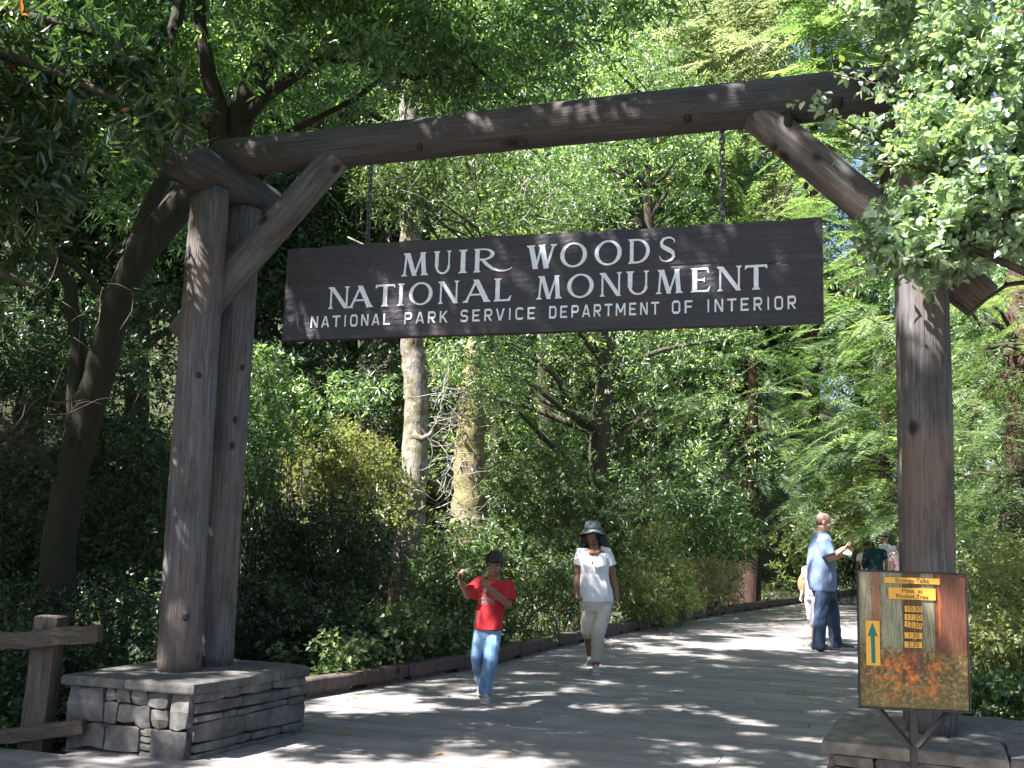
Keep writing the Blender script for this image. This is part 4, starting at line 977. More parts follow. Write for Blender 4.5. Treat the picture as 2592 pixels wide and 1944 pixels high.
sh2 = Vector((ankL.x, ankL.y, max(ankL.z-.10, .0))); shoe(boy, ankL-UP*.02, Vector((ankL.x, ankL.y-.1, sh2.z)), .84, MAT['shoe_grey'], MAT['sole_white'])
# green pouch on his hip
MB().box(p(1206, 1568, -.02), (.022, .06, .13)).build('pouch', cloth('green_pouch', (.01, .06, .05)), boy)
tw = MB().tube([wrL+org+Vector((.05, -.03, -.04)), p(1160, 1450, -.13)+org, p(1143, 1431, -.12)+org], [.006, .005, .003], 6).build('twig', MAT['twig']); tag(tw, 'thin dark twig held up in the boy\'s raised hand', 'twig')

# ---- woman in white with a sun hat
org = gnd(1506, 1703); Y0 = org.y; p = rel(org, Y0)
wom = person('woman walking in a white t-shirt, pale trousers and a floppy sun hat', org)
s = .90; hc = p(1500, 1352, -.01); Rh = head_rot(-.35, 0.02, .04)
hipL, hipR = p(1491, 1530), p(1530, 1530); kneeL, ankL = p(1489, 1596, -.02), p(1494, 1668, .30); kneeR, ankR = p(1515, 1600, -.13), p(1508, 1678, -.02); ankR.z = .085; ankL.z = .15
shL, shR = p(1471, 1401), p(1538, 1399); elL, wrL = p(1461, 1458, .04), p(1457, 1498, -.06); elR, wrR = p(1552, 1462, .05), p(1562, 1512, .03)
mb = MB(); head(mb, hc, s*.97, Rh); seg(mb, p(1502, 1370, .01), p(1504, 1392, .015), .048, .055)
mb.loft([(p(1505, 1392), .12, .055, 0), (p(1505, 1402, -.0), .155, .075, 0), (p(1505, 1440), .13, .08, 0), (p(1507, 1520), .15, .09, 0)], 18)
chain_(mb, [shL, elL, wrL], [.046, .038, .026]); chain_(mb, [shR, elR, wrR], [.046, .038, .026])
hand(mb, wrL, (.15, -.35, -1), (1, .2, .1), .95, 1.1, -1); hand(mb, wrR, (.05, -.1, -1), (-1, .2, 0), .98, .45, 1)
chain_(mb, [hipL, kneeL, ankL], [.085, .055, .038]); chain_(mb, [hipR, kneeR, ankR], [.085, .055, .038])
remesh(mb, 'body', .006, MAT['skin_brown'], wom, 3); face(wom, hc, s*.97, Rh)
m, nt, b = M_('white_shirt'); f = noise(nt, coords(nt, (1, 1, .7)), 8, 5, .6); nt.links.new(ramp(nt, f, [(0.3, (0.62, 0.62, 0.68)), (0.7, (0.80, 0.80, 0.84))]), b.inputs['Base Color']); b.inputs['Roughness'].default_value = 0.8; MAT['white'] = m
mb = MB()
mb.loft([(p(1505, 1399, .0), .150, .080, 0), (p(1505, 1412), .160, .098, 0), (p(1505, 1432, -.01), .148, .118, 0), (p(1505, 1452), .142, .108, 0), (p(1506, 1482), .160, .112, 0), (p(1508, 1508), .176, .122, 0), (p(1509, 1523), .180, .125, 0)], 24)
for a, e, sg in ((shL, elL, 1), (shR, elR, -1)): mb.tube([a+Vector((sg*.075, 0, .030)), a+Vector((sg*.01, 0, .010)), a.lerp(e, .25), a.lerp(e, .50)], [.034, .058, .062, .066], 14)
remesh(mb, 'shirt', .0065, MAT['white'], wom, 3, .010, 12)
MB().loft([(p(1503, 1404, -.089), .045, .010, 0), (p(1503, 1396, -.072), .062, .012, 0), (p(1503, 1391, -.050), .070, .012, 0)], 16).build('neckline', MAT['skin_brown'], wom, True)
MAT['cream'] = cloth('cream_cotton', (0.50, 0.45, 0.40), .12, ns=9)
mb = MB(); mb.loft([(p(1508, 1510), .155, .10, 0), (p(1508, 1530), .172, .118, 0), (p(1508, 1548), .160, .115, 0)], 20)
chain_(mb, [hipL, kneeL, ankL+UP*.12], [.088, .070, .060]); chain_(mb, [hipR, kneeR, ankR+UP*.07], [.090, .072, .062]); remesh(mb, 'trousers', .0065, MAT['cream'], wom, 3, .012, 22)
shoe(wom, ankR, Vector((ankR.x-.015, ankR.y-.2, 0.0)), .98, MAT['shoe_grey'], MAT['sole_white']); shoe(wom, ankL, Vector((ankL.x-.01, ankL.y-.2, 0.05)), .98, MAT['shoe_grey'], MAT['sole_white'])
mb = MB(); A = lambda q: hc+Rh @ (Vector(q)*s)
mb.ell(A((0, .03, .02)), (.092, .085, .09), 16, 10)
for sx, wd in ((-1, .045), (1, .062)): mb.ell(hc+Vector((sx*.085+.012, .05, -.045)), (wd, .055, .085), 12, 10); mb.ell(hc+Vector((sx*.10+.02, .06, -.10)), (wd*.9, .05, .055), 12, 10)
mb.ell(hc+Vector((0.01, .09, -.06)), (.11, .05, .10), 14, 10); remesh(mb, 'hair', .007, MAT['hair'], wom, 2, .006, 3)
MAT['hat'] = cloth('grey_green_hat', (0.17, 0.22, 0.21), .25, ns=30); MAT['hat_under'] = cloth('dark_hat_lining', (0.02, 0.024, 0.026))
hz_ = hc+Vector((0.0, 0, .058)); mb = MB()
mb.loft([(hz_+Vector((0, 0, -.012)), .086, .096, 0), (hz_+Vector((0, 0, .02)), .084, .094, 0), (hz_+Vector((0, .0, .052)), .075, .085, 0), (hz_+Vector((0, 0, .070)), .056, .064, 0), (hz_+Vector((0, 0, .077)), .026, .030, 0)], 24)
hat = mb.build('hat', MAT['hat'], wom, True)
for nm, mt, dz in (('brim', 'hat', 0.0), ('brim_lining', 'hat_under', -.004)):
    mb = MB(); K = 36
    for rr, zz_ in ((.084, -.005), (.100, -.016), (.120, -.030)):
        for j in range(K):
            a = 2*PI*j/K; bk = max(0, math.sin(a)); r_ = rr+(rr-.084)*(1.6*bk); z_ = zz_-(rr-.084)*(1.6*bk+.9*abs(math.cos(a)))+dz
            if math.sin(a) < -.2: r_ = .084+(rr-.084)*.8
            mb.v.append(tuple(hz_+Vector((r_*math.cos(a), r_*math.sin(a)*1.06, z_))))
    for i in range(2):
        for j in range(K): mb.f.append((i*K+j, i*K+(j+1) % K, (i+1)*K+(j+1) % K, (i+1)*K+j))
    mb.build(nm, MAT[mt], hat, True)
c0 = p(1498, 1379, -.085); mb = MB()
for sx in (-1, 1): mb.tube([hc+Vector((sx*.085, -.01, .0)), hc+Vector((sx*.05, -.07, -.10)), c0], .0035, 5)
mb.tube([c0, p(1501, 1395, -.115), p(1500, 1424, -.150)], .0035, 5); mb.ell(p(1500, 1425, -.150), (.009, .009, .018), 8, 6); mb.build('chin_cord', MAT['pupil'], wom)

# ---- man in the blue shirt
org = gnd(2096, 1648); Y0 = org.y; p = rel(org, Y0)
man = person('tall man with shaved head in a blue short-sleeved shirt reading a paper', org)
s = 1.04; hc = p(2085, 1322); Rh = head_rot(1.45, 0.12, 0)
hipA, kneeA, ankA = p(2085, 1490, -.09), p(2077, 1560, -.10), p(2074, 1630, -.10); hipB, kneeB, ankB = p(2094, 1490, .09), p(2110, 1556, .12), p(2115, 1620, .28); ankA.z = .09; ankB.z = .09
sA, eA, wA = p(2083, 1368, -.20), p(2101, 1413, -.26), p(2135, 1390, -.20); sB, eB, wB = p(2085, 1368, .19), p(2108, 1412, .20), p(2136, 1399, .04)
mb = MB(); head(mb, hc, s, Rh); seg(mb, p(2080, 1338), p(2076, 1356), .060, .066)
mb.loft([(p(2080, 1355), .07, .10, 0), (p(2080, 1366), .10, .20, 0), (p(2080, 1430), .14, .18, 0), (p(2084, 1490), .14, .16, 0)], 18)
chain_(mb, [sA, eA, wA], [.060, .046, .032]); chain_(mb, [sB, eB, wB], [.060, .046, .032])
hand(mb, wA, (1, .1, .45), (0, .5, 1), 1.05, .7, 1); hand(mb, wB, (1, -.1, .25), (0, -.6, .8), 1.05, .8, -1)
chain_(mb, [hipA, kneeA, ankA], [.09, .06, .042]); chain_(mb, [hipB, kneeB, ankB], [.09, .06, .042]); remesh(mb, 'body', .0075, MAT['skin_pale'], man, 3); face(man, hc, s, Rh)
mb = MB(); A = lambda q: hc+Rh @ (Vector(q)*s); mb.ell(A((0, .020, .030)), (.0765*s, .088*s, .0845*s), 18, 12, Rh); mb.build('stubble', plain('shaved_hair', (0.20, 0.13, 0.10), .8, 100, .2), man, True)
MAT['blue'] = cloth('blue_cotton', (0.16, 0.21, 0.35), .12, ns=10)
mb = MB(); mb.loft([(p(2079, 1349), .068, .075, 0), (p(2078, 1356), .10, .155, 0), (p(2078, 1368), .128, .225, 0), (p(2078, 1395), .150, .235, 0), (p(2078, 1430, 0), .172, .225, 0), (p(2080, 1460), .180, .215, 0), (p(2082, 1488), .178, .21, 0), (p(2082, 1495), .165, .20, 0)], 26)
for a, e in ((sA, eA), (sB, eB)): mb.tube([a+Vector((-.01, 0, .03)), a, a.lerp(e, .45), a.lerp(e, .86)], [.062, .082, .084, .088], 14)
mb.tube([p(2078, 1345), p(2079, 1352)], [.066, .072], 14); remesh(mb, 'shirt', .008, MAT['blue'], man, 3, .014, 33)
mb = MB(); mb.loft([(p(2084, 1478), .15, .17, 0), (p(2086, 1495), .155, .18, 0), (p(2088, 1512), .14, .16, 0)], 18)
chain_(mb, [hipA, kneeA, ankA-UP*.02], [.105, .088, .082]); chain_(mb, [hipB, kneeB, ankB-UP*.02], [.105, .085, .080]); remesh(mb, 'jeans', .008, MAT['denim_dark'], man, 3, .015, 41)
shoe(man, ankA, Vector((ankA.x+.2, ankA.y-.02, 0)), 1.12, MAT['shoe_dark'], MAT['sole_white']); shoe(man, ankB, Vector((ankB.x+.2, ankB.y, 0)), 1.12, MAT['shoe_dark'], MAT['sole_white'])
pp = MB().box((0, 0, 0), (.13, .004, .10), Matrix.Rotation(.5, 4, 'Y') @ Matrix.Rotation(-.6, 4, 'X')).build('paper', plain('cream_paper', (.7, .66, .55), .8)); pp.location = p(2144, 1398, -.12)+org; tag(pp, 'small folded paper in the hands of the man in blue', 'paper')

# ---- people further off: one builder, seen small
def far_person(label, foot, top_py, facing, top, bottom, skin, hairm, H, arms=(.0, .0), bag=None, legs='long', capm=None, Yd=None, px=None, group=None):
    """foot = ground point; facing = yaw (0 looks at the camera)"""
    org = foot; k = H/1.7; t = thing('person', label, 'person', org, facing, group)
    hc = Vector((0, 0, 1.58*k)); mb = MB(); I = Matrix.Identity(4); head(mb, hc, .98*k, I); seg(mb, (0, .01, 1.50*k), (0, .01, 1.40*k), .05*k, .055*k)
    mb.loft([(Vector((0, 0, 1.42*k)), .10*k, .06*k, 0), (Vector((0, 0, 1.36*k)), .17*k, .08*k, 0), (Vector((0, 0, .92*k)), .14*k, .09*k, 0)], 14)
    wr = []
    for sx, bend in ((-1, arms[0]), (1, arms[1])):
        sh = Vector((sx*.185*k, 0, 1.36*k)); el = sh+Vector((sx*.05, .02-.05*bend, -.28))*k; w_ = el+Vector((-sx*.03*bend, -.05-.20*bend, -.24+.30*bend))*k; wr.append(w_)
        chain_(mb, [sh, el, w_], [.046*k, .038*k, .027*k]); hand(mb, w_, (w_-el), (-sx, 0, 0), .95*k, .6, sx)
    for sx in (-1, 1): chain_(mb, [(sx*.09*k, 0, .86*k), (sx*.09*k, -.02-.05*sx, .47*k), (sx*.09*k, .02-.10*sx, .08)], [.08*k, .055*k, .038*k])
    remesh(mb, 'body', .012, skin, t, 3)
    mb = MB(); mb.ell(hc+Vector((0, .02, .045))*k, (.082*k, .095*k, .08*k), 14, 10)
    if hairm[1] == 'long': mb.ell(hc+Vector((0, .065, -.07))*k, (.085*k, .045*k, .12*k), 12, 10)
    remesh(mb, 'hair', .011, hairm[0], t, 2)
    if capm: mb = MB().ell(hc+Vector((0, .01, .055))*k, (.095*k, .105*k, .085*k), 16, 10); mb.loft([(hc+Vector((0, -.03, .055))*k, .10*k, .15*k, 0), (hc+Vector((0, -.03, .065))*k, .09*k, .14*k, 0)], 16); mb.build('cap', capm, t, True)
    mb = MB(); mb.loft([(Vector((0, 0, 1.43*k)), .09*k, .065*k, 0), (Vector((0, 0, 1.37*k)), .185*k, .095*k, 0), (Vector((0, 0, 1.2*k)), .175*k, .115*k, 0), (Vector((0, 0, 1.05*k)), .155*k, .105*k, 0), (Vector((0, 0, .88*k)), .18*k, .12*k, 0)], 18)
    for sx in (-1, 1): sh = Vector((sx*.185*k, 0, 1.36*k)); mb.tube([sh+Vector((-sx*.03, 0, .01)), sh, sh+Vector((sx*.03, 0, -.17))*k], [.05*k, .06*k, .066*k], 12)
    remesh(mb, 'shirt', .013, top, t, 3, .006, 5)
    zl = {'long': .10, 'capri': .36}[legs]*k; mb = MB(); mb.loft([(Vector((0, 0, .92*k)), .155*k, .10*k, 0), (Vector((0, 0, .80*k)), .17*k, .115*k, 0)], 16)
    for sx in (-1, 1): mb.tube([(sx*.09*k, 0, .84*k), (sx*.09*k, -.02-.05*sx, .47*k), (sx*.09*k, -.08*sx, zl)], [.095*k, .08*k, .075*k], 12)
    remesh(mb, 'trousers', .013, bottom, t, 3, .007, 6)
    for sx in (-1, 1): shoe(t, Vector((sx*.09*k, .02-.10*sx, .085)), Vector((sx*.09*k, -.2-.1*sx, 0)), 1.0*k, MAT['shoe_grey'], MAT['sole_white'])
    if bag: MB().ell(bag[0], bag[1], 12, 9).tube([Vector(bag[0])+UP*bag[1][2]*.9, Vector((0, .08, 1.36*k))], .008, 5).build('bag', bag[2], t, True)
    return t
tanb = cloth('tan_bag', (.30, .17, .09), .2); white_t = cloth('white_cotton', (.72, .72, .76)); teal = cloth('dark_teal', (.012, .035, .05)); pink = cloth('pale_pink', (.62, .42, .46)); blackc = cloth('black_cloth', (.012, .012, .016)); grey_b = cloth('grey_trouser', (.16, .12, .14))
far_person('small person in white capri trousers with a tan bag behind the man', gnd(2060, 1634), 0, -1.0, white_t, cloth('lavender_grey_cotton', (.42, .39, .43)), MAT['skin_pale'], (plain('brown_hair', (.06, .035, .02), .6), 'long'), 1.26, (.1, .3), ((-.19, .0, .80), (.07, .05, .12), tanb), 'capri')
def fg(px, Y_): q_ = at(px, 1500, Y_); return Vector((q_.x, Y_, 0))
far_person('person with black hair in a dark teal top walking away', fg(2217, 21.5), 0, 2.9, teal, blackc, MAT['skin_brown'], (MAT['hair'], 'long'), 1.56, (.3, .2), ((.20, .0, 1.0), (.07, .05, .12), blackc))
far_person('person in a pale top at the left of the far group on the path', fg(2196, 22.4), 0, 3.2, white_t, grey_b, MAT['skin_brown'], (MAT['hair'], 'short'), 1.46, (.2, .5))
far_person('person in a white shirt and cap walking away down the path', fg(2243, 22.6), 0, 3.1, white_t, grey_b, MAT['skin_pale'], (MAT['hair'], 'short'), 1.66, (.1, .3), capm=cloth('grey_cap', (.22, .24, .30)))
far_person('person in a pink top half hidden by the right gate post', fg(2281, 21.0), 0, 3.3, pink, white_t, MAT['skin_pale'], (plain('fair_hair', (.4, .32, .22), .7), 'short'), 1.50, (.6, .3))
# ================================================================== vegetation
def V3(*a): return np.array(a, float)
def pts_in_photo(n, boxes, g):
    """scatter n crown clump centres over patches of the view, each at its own real distance: boxes = (x0,x1,y0,y1,Y0,Y1,weight)"""
    w_ = np.array([b_[6] for b_ in boxes], float); w_ /= w_.sum(); out = []
    for k in g.choice(len(boxes), n, p=w_):
        x0, x1, y0, y1, Y0, Y1, _ = boxes[k]; out.append(tuple(at(g.uniform(x0, x1), g.uniform(y0, y1), g.uniform(Y0, Y1))))
    return np.array(out)
def crown_obj(root, cs, rs, per, leaves, tw, L, W, mat, g, flat=.7, shell=.3, fine=False, name='crown', spread=.9, lift=0.0):
    p, o = clump_points(cs, rs, per, g, flat, shell); org = np.array(root.location)
    o[:, 2] += lift
    me = leaf_mesh(name, *sprigs(p-org, o, leaves, tw, L, W, spread, vbase=np.repeat(g.random(len(cs)), per), g=g), fine=fine); me.materials.append(mat)
    return link(name, me, root)
def ptl(pl, Y, root):
    """photo points at distance(s) Y -> local polyline"""
    Ys = Y if hasattr(Y, '__len__') else [Y]*len(pl); o = root.location
    return [at(a, b_, y)-o for (a, b_), y in zip(pl, Ys)]
def pxr(ws, Y): Ys = Y if hasattr(Y, '__len__') else [Y]*len(ws); return [w_/2*y/FPX for w_, y in zip(ws, Ys)]

# ---- the leaning bay behind the left posts
g = np.random.default_rng(21)
b0 = at(135, 1640, 9.2); lb = thing('bay_tree', 'leaning dark bay tree forking above the beam behind the left gate posts', 'tree', (b0.x, b0.y, hz(b0.x, b0.y)))
tr = ptl([(130, 1640), (140, 1500), (150, 1370), (185, 1200), (225, 1030), (285, 830), (330, 680), (420, 560), (520, 450), (585, 360), (625, 250), (690, 120), (760, 0), (830, -130)], [9.2]*3+[9.1, 9.0, 8.9, 8.8, 8.8, 8.8, 8.8, 8.7, 8.6, 8.5, 8.4], lb)
tr[0] = Vector((0, 0, -.1))
rd = pxr([104, 92, 86, 84, 78, 72, 76, 80, 86, 82, 66, 56, 50, 40], 9)
ex = [(ptl([(200, 1130), (185, 980), (195, 860), (180, 720), (120, 640), (60, 600)], 9.0, lb), pxr([50, 42, 36, 34, 22, 12], 9)),
      (ptl([(560, 400), (548, 270), (515, 120), (500, -60)], 8.6, lb), pxr([52, 44, 36, 28], 9)),
      (ptl([(330, 690), (360, 560), (430, 420), (450, 240), (440, 90), (470, -80)], [8.9, 9.1, 9.3, 9.5, 9.6, 9.6], lb), pxr([44, 42, 40, 42, 40, 32], 9)),
      (ptl([(600, 330), (680, 240), (790, 160), (900, 100), (1020, 40), (1120, -40)], [8.7, 8.6, 8.5, 8.4, 8.3, 8.2], lb), pxr([40, 32, 26, 20, 14, 8], 9)),
      (ptl([(580, 350), (500, 300), (440, 250), (350, 190), (270, 100)], [8.7, 8.5, 8.3, 8.1, 8.0], lb), pxr([34, 26, 20, 16, 10], 8)),
      (ptl([(800, 150), (920, 160), (1050, 200), (1180, 150), (1300, 250)], [8.4, 8.2, 8.0, 7.9, 7.8], lb), pxr([16, 14, 12, 9, 5], 8)),
      (ptl([(740, 330), (900, 250), (1080, 110), (1200, 130), (1300, 245)], [8.8, 8.8, 8.8, 8.9, 9.0], lb), pxr([20, 16, 12, 9, 4], 8)),
      (ptl([(150, 1200), (100, 1140), (60, 1130), (-40, 1080)], 9.0, lb), pxr([34, 24, 18, 8], 9)),
      (ptl([(300, 800), (240, 720), (150, 640), (90, 560)], [8.9, 9.1, 9.3, 9.5], lb), pxr([26, 20, 14, 6], 9))]
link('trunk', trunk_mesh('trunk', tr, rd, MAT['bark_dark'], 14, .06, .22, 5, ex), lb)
cs = pts_in_photo(125, [(560, 1150, -260, 170, 7.2, 10, 3), (480, 900, 60, 330, 9.0, 10.5, 1.2), (900, 1700, -300, 120, 7.4, 9.5, 2.6), (1000, 1420, 100, 250, 7.6, 9, .8), (-200, 500, -300, 260, 8.6, 11, 1.3), (0, 440, 260, 640, 9.4, 11, .6)], g)
crown_obj(lb, cs, g.uniform(.22, .42, len(cs)), 42, 9, .16, .085, .022, MAT['bay'], g, .7, .1, fine=True)

# ---- twigs hanging into the picture at the upper left, close in front of the gate
g = np.random.default_rng(5)
b0 = Vector((-7.8, 6.6, 0)); nb = thing('bay_tree', 'near bay tree at the left edge with long drooping leaves, a few turned orange', 'tree', (b0.x, b0.y, hz(b0.x, b0.y)))
brs = [ptl([(-1300, 0), (-400, 60), (-60, 110), (180, 200), (330, 270), (425, 330)], [6.5, 5.8, 5.8, 5.9, 5.9, 5.95], nb), ptl([(-1300, 0), (-500, -60), (-100, 0), (150, 60), (320, 110)], [6.5, 5.8, 5.9, 6.0, 6.1], nb),
       ptl([(-1300, 100), (-400, 330), (-80, 300), (100, 350), (260, 420)], [6.5, 5.8, 5.8, 5.9, 6.0], nb), ptl([(-1300, 100), (-500, 600), (-200, 700), (0, 690), (120, 740)], [6.5, 6.2, 6.2, 6.2, 6.3], nb)]
ex = [(b_, [.055-.009*i for i in range(len(b_)-1)]+[.004]) for b_ in brs]
link('trunk', trunk_mesh('trunk', [Vector((0, 0, -.2)), Vector((.1, 0, 1.5)), Vector((.2, -.1, 3.2)), Vector((.4, .1, 5.2)), Vector((.3, .4, 7.5))], [.17, .15, .13, .10, .05], MAT['bark_bay'], 12, .07, .3, 8, ex), nb)
cs = pts_in_photo(54, [(-260, 420, 110, 330, 5.5, 6.3, 3), (-200, 250, 300, 470, 5.7, 6.3, 1.6), (-200, 240, 20, 130, 5.8, 6.4, 1.2), (-200, 110, 480, 900, 6.0, 6.8, .6), (330, 430, 230, 330, 5.8, 6.05, .5)], g)
crown_obj(nb, cs, g.uniform(.12, .24, len(cs)), 22, 7, .12, .115, .028, MAT['bay_near'], g, .8, .1, fine=True, lift=-.9)
# unseen high canopy added to this tree, thinned to shade and dapple the gate
m_ = 1400; cs = np.stack([g.uniform(-8.5, 0.9, m_), g.uniform(1.4, 10.5, m_), g.uniform(5.4, 9.0, m_)], 1)
qx = cs[:, 0]+(cs[:, 2]-3.0)*.615; qy = cs[:, 1]+(cs[:, 2]-3.0)*.354          # where a clump's shadow falls at 3 m
cs = cs[((cs[:, 2]-1.32)/cs[:, 1] > 0.56) & ~((qx > 1.55) & (qy < 5.45)) & (qx < 3.1) & ~((qx > -4.2) & (qx < -1.4) & (qy > 4.4) & (qy < 7.2) & (g.random(m_) < .75)) & ~((qx > -4.2) & (qx < -2.0) & (qy > 7.2) & (qy < 9.2) & (g.random(m_) < .6)) & (qy > 3.6)][:600]
cs = np.concatenate([cs, np.stack([g.uniform(-4.6, 3.4, 70), g.uniform(8.6, 12.4, 70), g.uniform(8.4, 9.8, 70)], 1)]); cs = cs[(cs[:, 2]-1.32)/cs[:, 1] > 0.56]  # further clumps added overhead to dapple the deck farther off
crown_obj(nb, cs, g.uniform(.13, .30, len(cs)), 32, 7, .12, .14, .052, MAT['bay'], g, .5, .0, name='added_canopy')

# ---- round-leaved bush crown leaning in at the upper right, nearer than the gate
g = np.random.default_rng(9)
b0 = Vector((4.7, 4.6, 0)); ok = thing('round_leaved_tree', 'bright round-leaved tree leaning over the right end of the beam', 'tree', (b0.x, b0.y, hz(b0.x, b0.y)))
ex = []
for pl, Ys in (([(2900, 900), (2750, 500), (2500, 330), (2300, 230), (2120, 190)], [4.6, 4.8, 4.9, 5.0, 5.0]), ([(2900, 900), (2650, 560), (2420, 480), (2200, 340), (2040, 255)], [4.6, 4.7, 4.8, 4.85, 4.8]), ([(2900, 800), (2700, 300), (2500, 80), (2300, -60)], [4.6, 4.8, 5.0, 5.1]),
               ([(2900, 900), (2620, 700), (2420, 610), (2230, 590), (2170, 640)], [4.6, 4.7, 4.8, 4.9, 4.9]), ([(2700, 520), (2500, 440), (2300, 420), (2160, 400)], [4.7, 4.75, 4.8, 4.8]), ([(2900, 900), (2750, 700), (2550, 720), (2440, 800)], [4.6, 4.8, 5.0, 5.1])):
    q_ = ptl(pl, Ys, ok); ex.append((q_, list(np.linspace(.028, .0025, len(q_)))))
link('trunk', trunk_mesh('trunk', [Vector((0, 0, -.2)), Vector((-.1, 0, 1.6)), Vector((-.3, .1, 2.6)), Vector((-.5, .2, 3.6)), Vector((-.2, .3, 5.4))], [.09, .08, .06, .05, .02], MAT['bark_bay'], 10, .07, .25, 18, ex), ok)
cs = pts_in_photo(150, [(2340, 2700, -200, 560, 4.6, 5.3, 5), (2310, 2450, 60, 420, 4.8, 5.2, 1.3), (2260, 2440, 490, 650, 4.7, 5.1, 1.3), (2420, 2700, 500, 640, 4.7, 5.2, 1.1), (2190, 2400, -150, 110, 4.9, 5.3, 1.1), (2230, 2330, 590, 680, 4.8, 5.0, .3)], g)
crown_obj(ok, cs, g.uniform(.10, .20, len(cs)), 20, 7, .10, .048, .033, MAT['oak'], g, .8, .1, fine=True)
tw = []
for e_ in (ex[0][0], ex[1][0], ex[3][0], ex[4][0]):
    o_ = ok.location
    for a, b_ in zip(e_[2:], e_[3:]):
        for t_ in np.linspace(0, 1, 9): tw.append(tuple(a.lerp(b_, t_)+o_))
tw = np.array(tw); crown_obj(ok, tw, np.full(len(tw), .025), 2, 4, .07, .044, .031, MAT['oak'], g, .8, .0, fine=True, name='outer_leaves')

# ---- two pale trunks in the middle
def pale(name, label, pl, ws, Y, mat, seed, ex=()):
    b0 = at(*pl[0], Y); t = thing(name, label, 'tree', (b0.x, Y, hz(b0.x, Y))); q_ = ptl(pl, Y, t); q_[0].z = -.15; R_ = pxr(ws, Y)
    link('trunk', trunk_mesh('trunk', q_, R_, mat, 20, .045, .12, seed, [(ptl(a, Y-.1, t), pxr(b_, Y)) for a, b_ in ex]), t); return t
t1 = pale('lichened_tree', 'straight lichen-covered trunk rising behind the carved sign, left of the mossy one', [(1030, 1560), (1030, 1440), (1040, 1330), (1050, 1180), (1052, 1000), (1045, 880), (1040, 600), (1035, 400), (1038, 150), (1036, -100), (1036, -400)], [110, 86, 70, 66, 62, 60, 56, 54, 52, 48, 44], 15.0, MAT['bark_lichen'], 3,
          [([(1046, 1100), (1070, 1112), (1088, 1100), (1096, 1085)], [26, 18, 10, 5]), ([(1020, 1400), (985, 1440), (960, 1500), (940, 1530)], [26, 16, 10, 8]), ([(1040, 700), (960, 640), (880, 600)], [16, 9, 4]), ([(1040, 480), (980, 450), (930, 455)], [14, 8, 4])])
t2 = pale('mossy_tree', 'thicker mossy trunk behind the boy, half covered by leaves', [(1180, 1560), (1182, 1450), (1185, 1300), (1190, 1180), (1192, 1060), (1194, 960), (1198, 880), (1202, 820), (1205, 770)], [106, 98, 92, 80, 66, 50, 36, 20, 6], 16.5, MAT['bark_moss'], 4)
# fallen-branch tangle of pale dead twigs between the trunks
def tangle(label, boxes, Y, n, seed, mat, thick=4.0, ln=90):
    r0 = random.Random(seed); c_ = boxes[0]; b0 = at((c_[0]+c_[1])/2, c_[3], Y); t = thing('dead_twigs', label, 'twigs', (b0.x, Y, hz(b0.x, Y))); mb = MB()
    for i in range(n):
        x0, x1, y0, y1 = r0.choice(boxes); x, y = r0.uniform(x0, x1), r0.uniform(y0, y1); a = r0.uniform(-.9, 1.2) if r0.random() < .7 else r0.uniform(0, 6.28); yy_ = Y+r0.uniform(-.6, .6); P = []; l = r0.uniform(.4, 1.3)*ln
        for j in range(5):
            P.append(at(x, y, yy_+j*.05)-t.location); x += math.cos(a)*l/4; y -= math.sin(a)*l/4; a += r0.uniform(-.6, .5)
        w_ = r0.uniform(.4, 1)*thick/2*Y/FPX; mb.tube(P, [w_, w_*.85, w_*.65, w_*.45, w_*.2], 4)
    tag(mb.build('twigs', mat, t, True), kind='stuff'); return t
tangle('tangle of pale dead twigs between the two pale trunks', [(1085, 1170, 1080, 1230), (1095, 1180, 1230, 1350), (1090, 1160, 980, 1080)], 14.6, 130, 1, MAT['twig_pale'], 3.2)
tangle('low tangle of pale dead twigs left of the lichened trunk', [(900, 1030, 1240, 1350), (950, 1030, 1330, 1420), (840, 960, 1290, 1340)], 14.2, 110, 2, MAT['twig_pale'])
tangle('bare pale branches behind the sign, under the beam', [(900, 1060, 440, 620), (1000, 1180, 430, 560), (1320, 1420, 440, 560)], 13.0, 34, 3, MAT['twig_pale'], 3.0, 100)
tangle('dry branches in the shade left of the left gate posts', [(0, 380, 560, 900), (0, 200, 1000, 1100)], 8.2, 40, 4, MAT['twig'], 5, 130)
tangle('dark thin stems leaning beside the path between boy and woman', [(1340, 1400, 1520, 1600), (1290, 1330, 1560, 1600)], 12.6, 12, 6, MAT['twig'], 6, 140)

# ---- big bay behind the sign with the dark trunk
def bay(name, label, stem, ws, Y, boxes, n, seed, mat, rs=(.45, .85), per=46, lv=7, L=.095, W=.026, tw=.20, ex=(), bm='bark_bay', fine=False, flat=.7):
    g = np.random.default_rng(seed); b0 = at(*stem[0], Y); t = thing(name, label, 'tree', (b0.x, Y, hz(b0.x, Y))); q_ = ptl(stem, Y, t); q_[0].z = -.2; cs = pts_in_photo(n, boxes, g); rr = random.Random(seed)
    E_ = [(ptl(a, Y-.05, t), pxr(b_, Y)) for a, b_ in ex]
    for c_ in cs[:34]:
        cl = Vector(c_)-t.location; k_ = min(range(len(q_)), key=lambda i: abs(q_[i].z-(cl.z-.8))); E_.append(limb(q_[k_], cl, pxr([ws[k_]], Y)[0]*.45, .012, rr))
    link('trunk', trunk_mesh('trunk', q_, pxr(ws, Y), MAT[bm], 12, .07, .3, seed, E_), t)
    crown_obj(t, cs, g.uniform(rs[0], rs[1], n), per, lv, tw, L, W, mat, g, flat, .35, fine=fine); return t
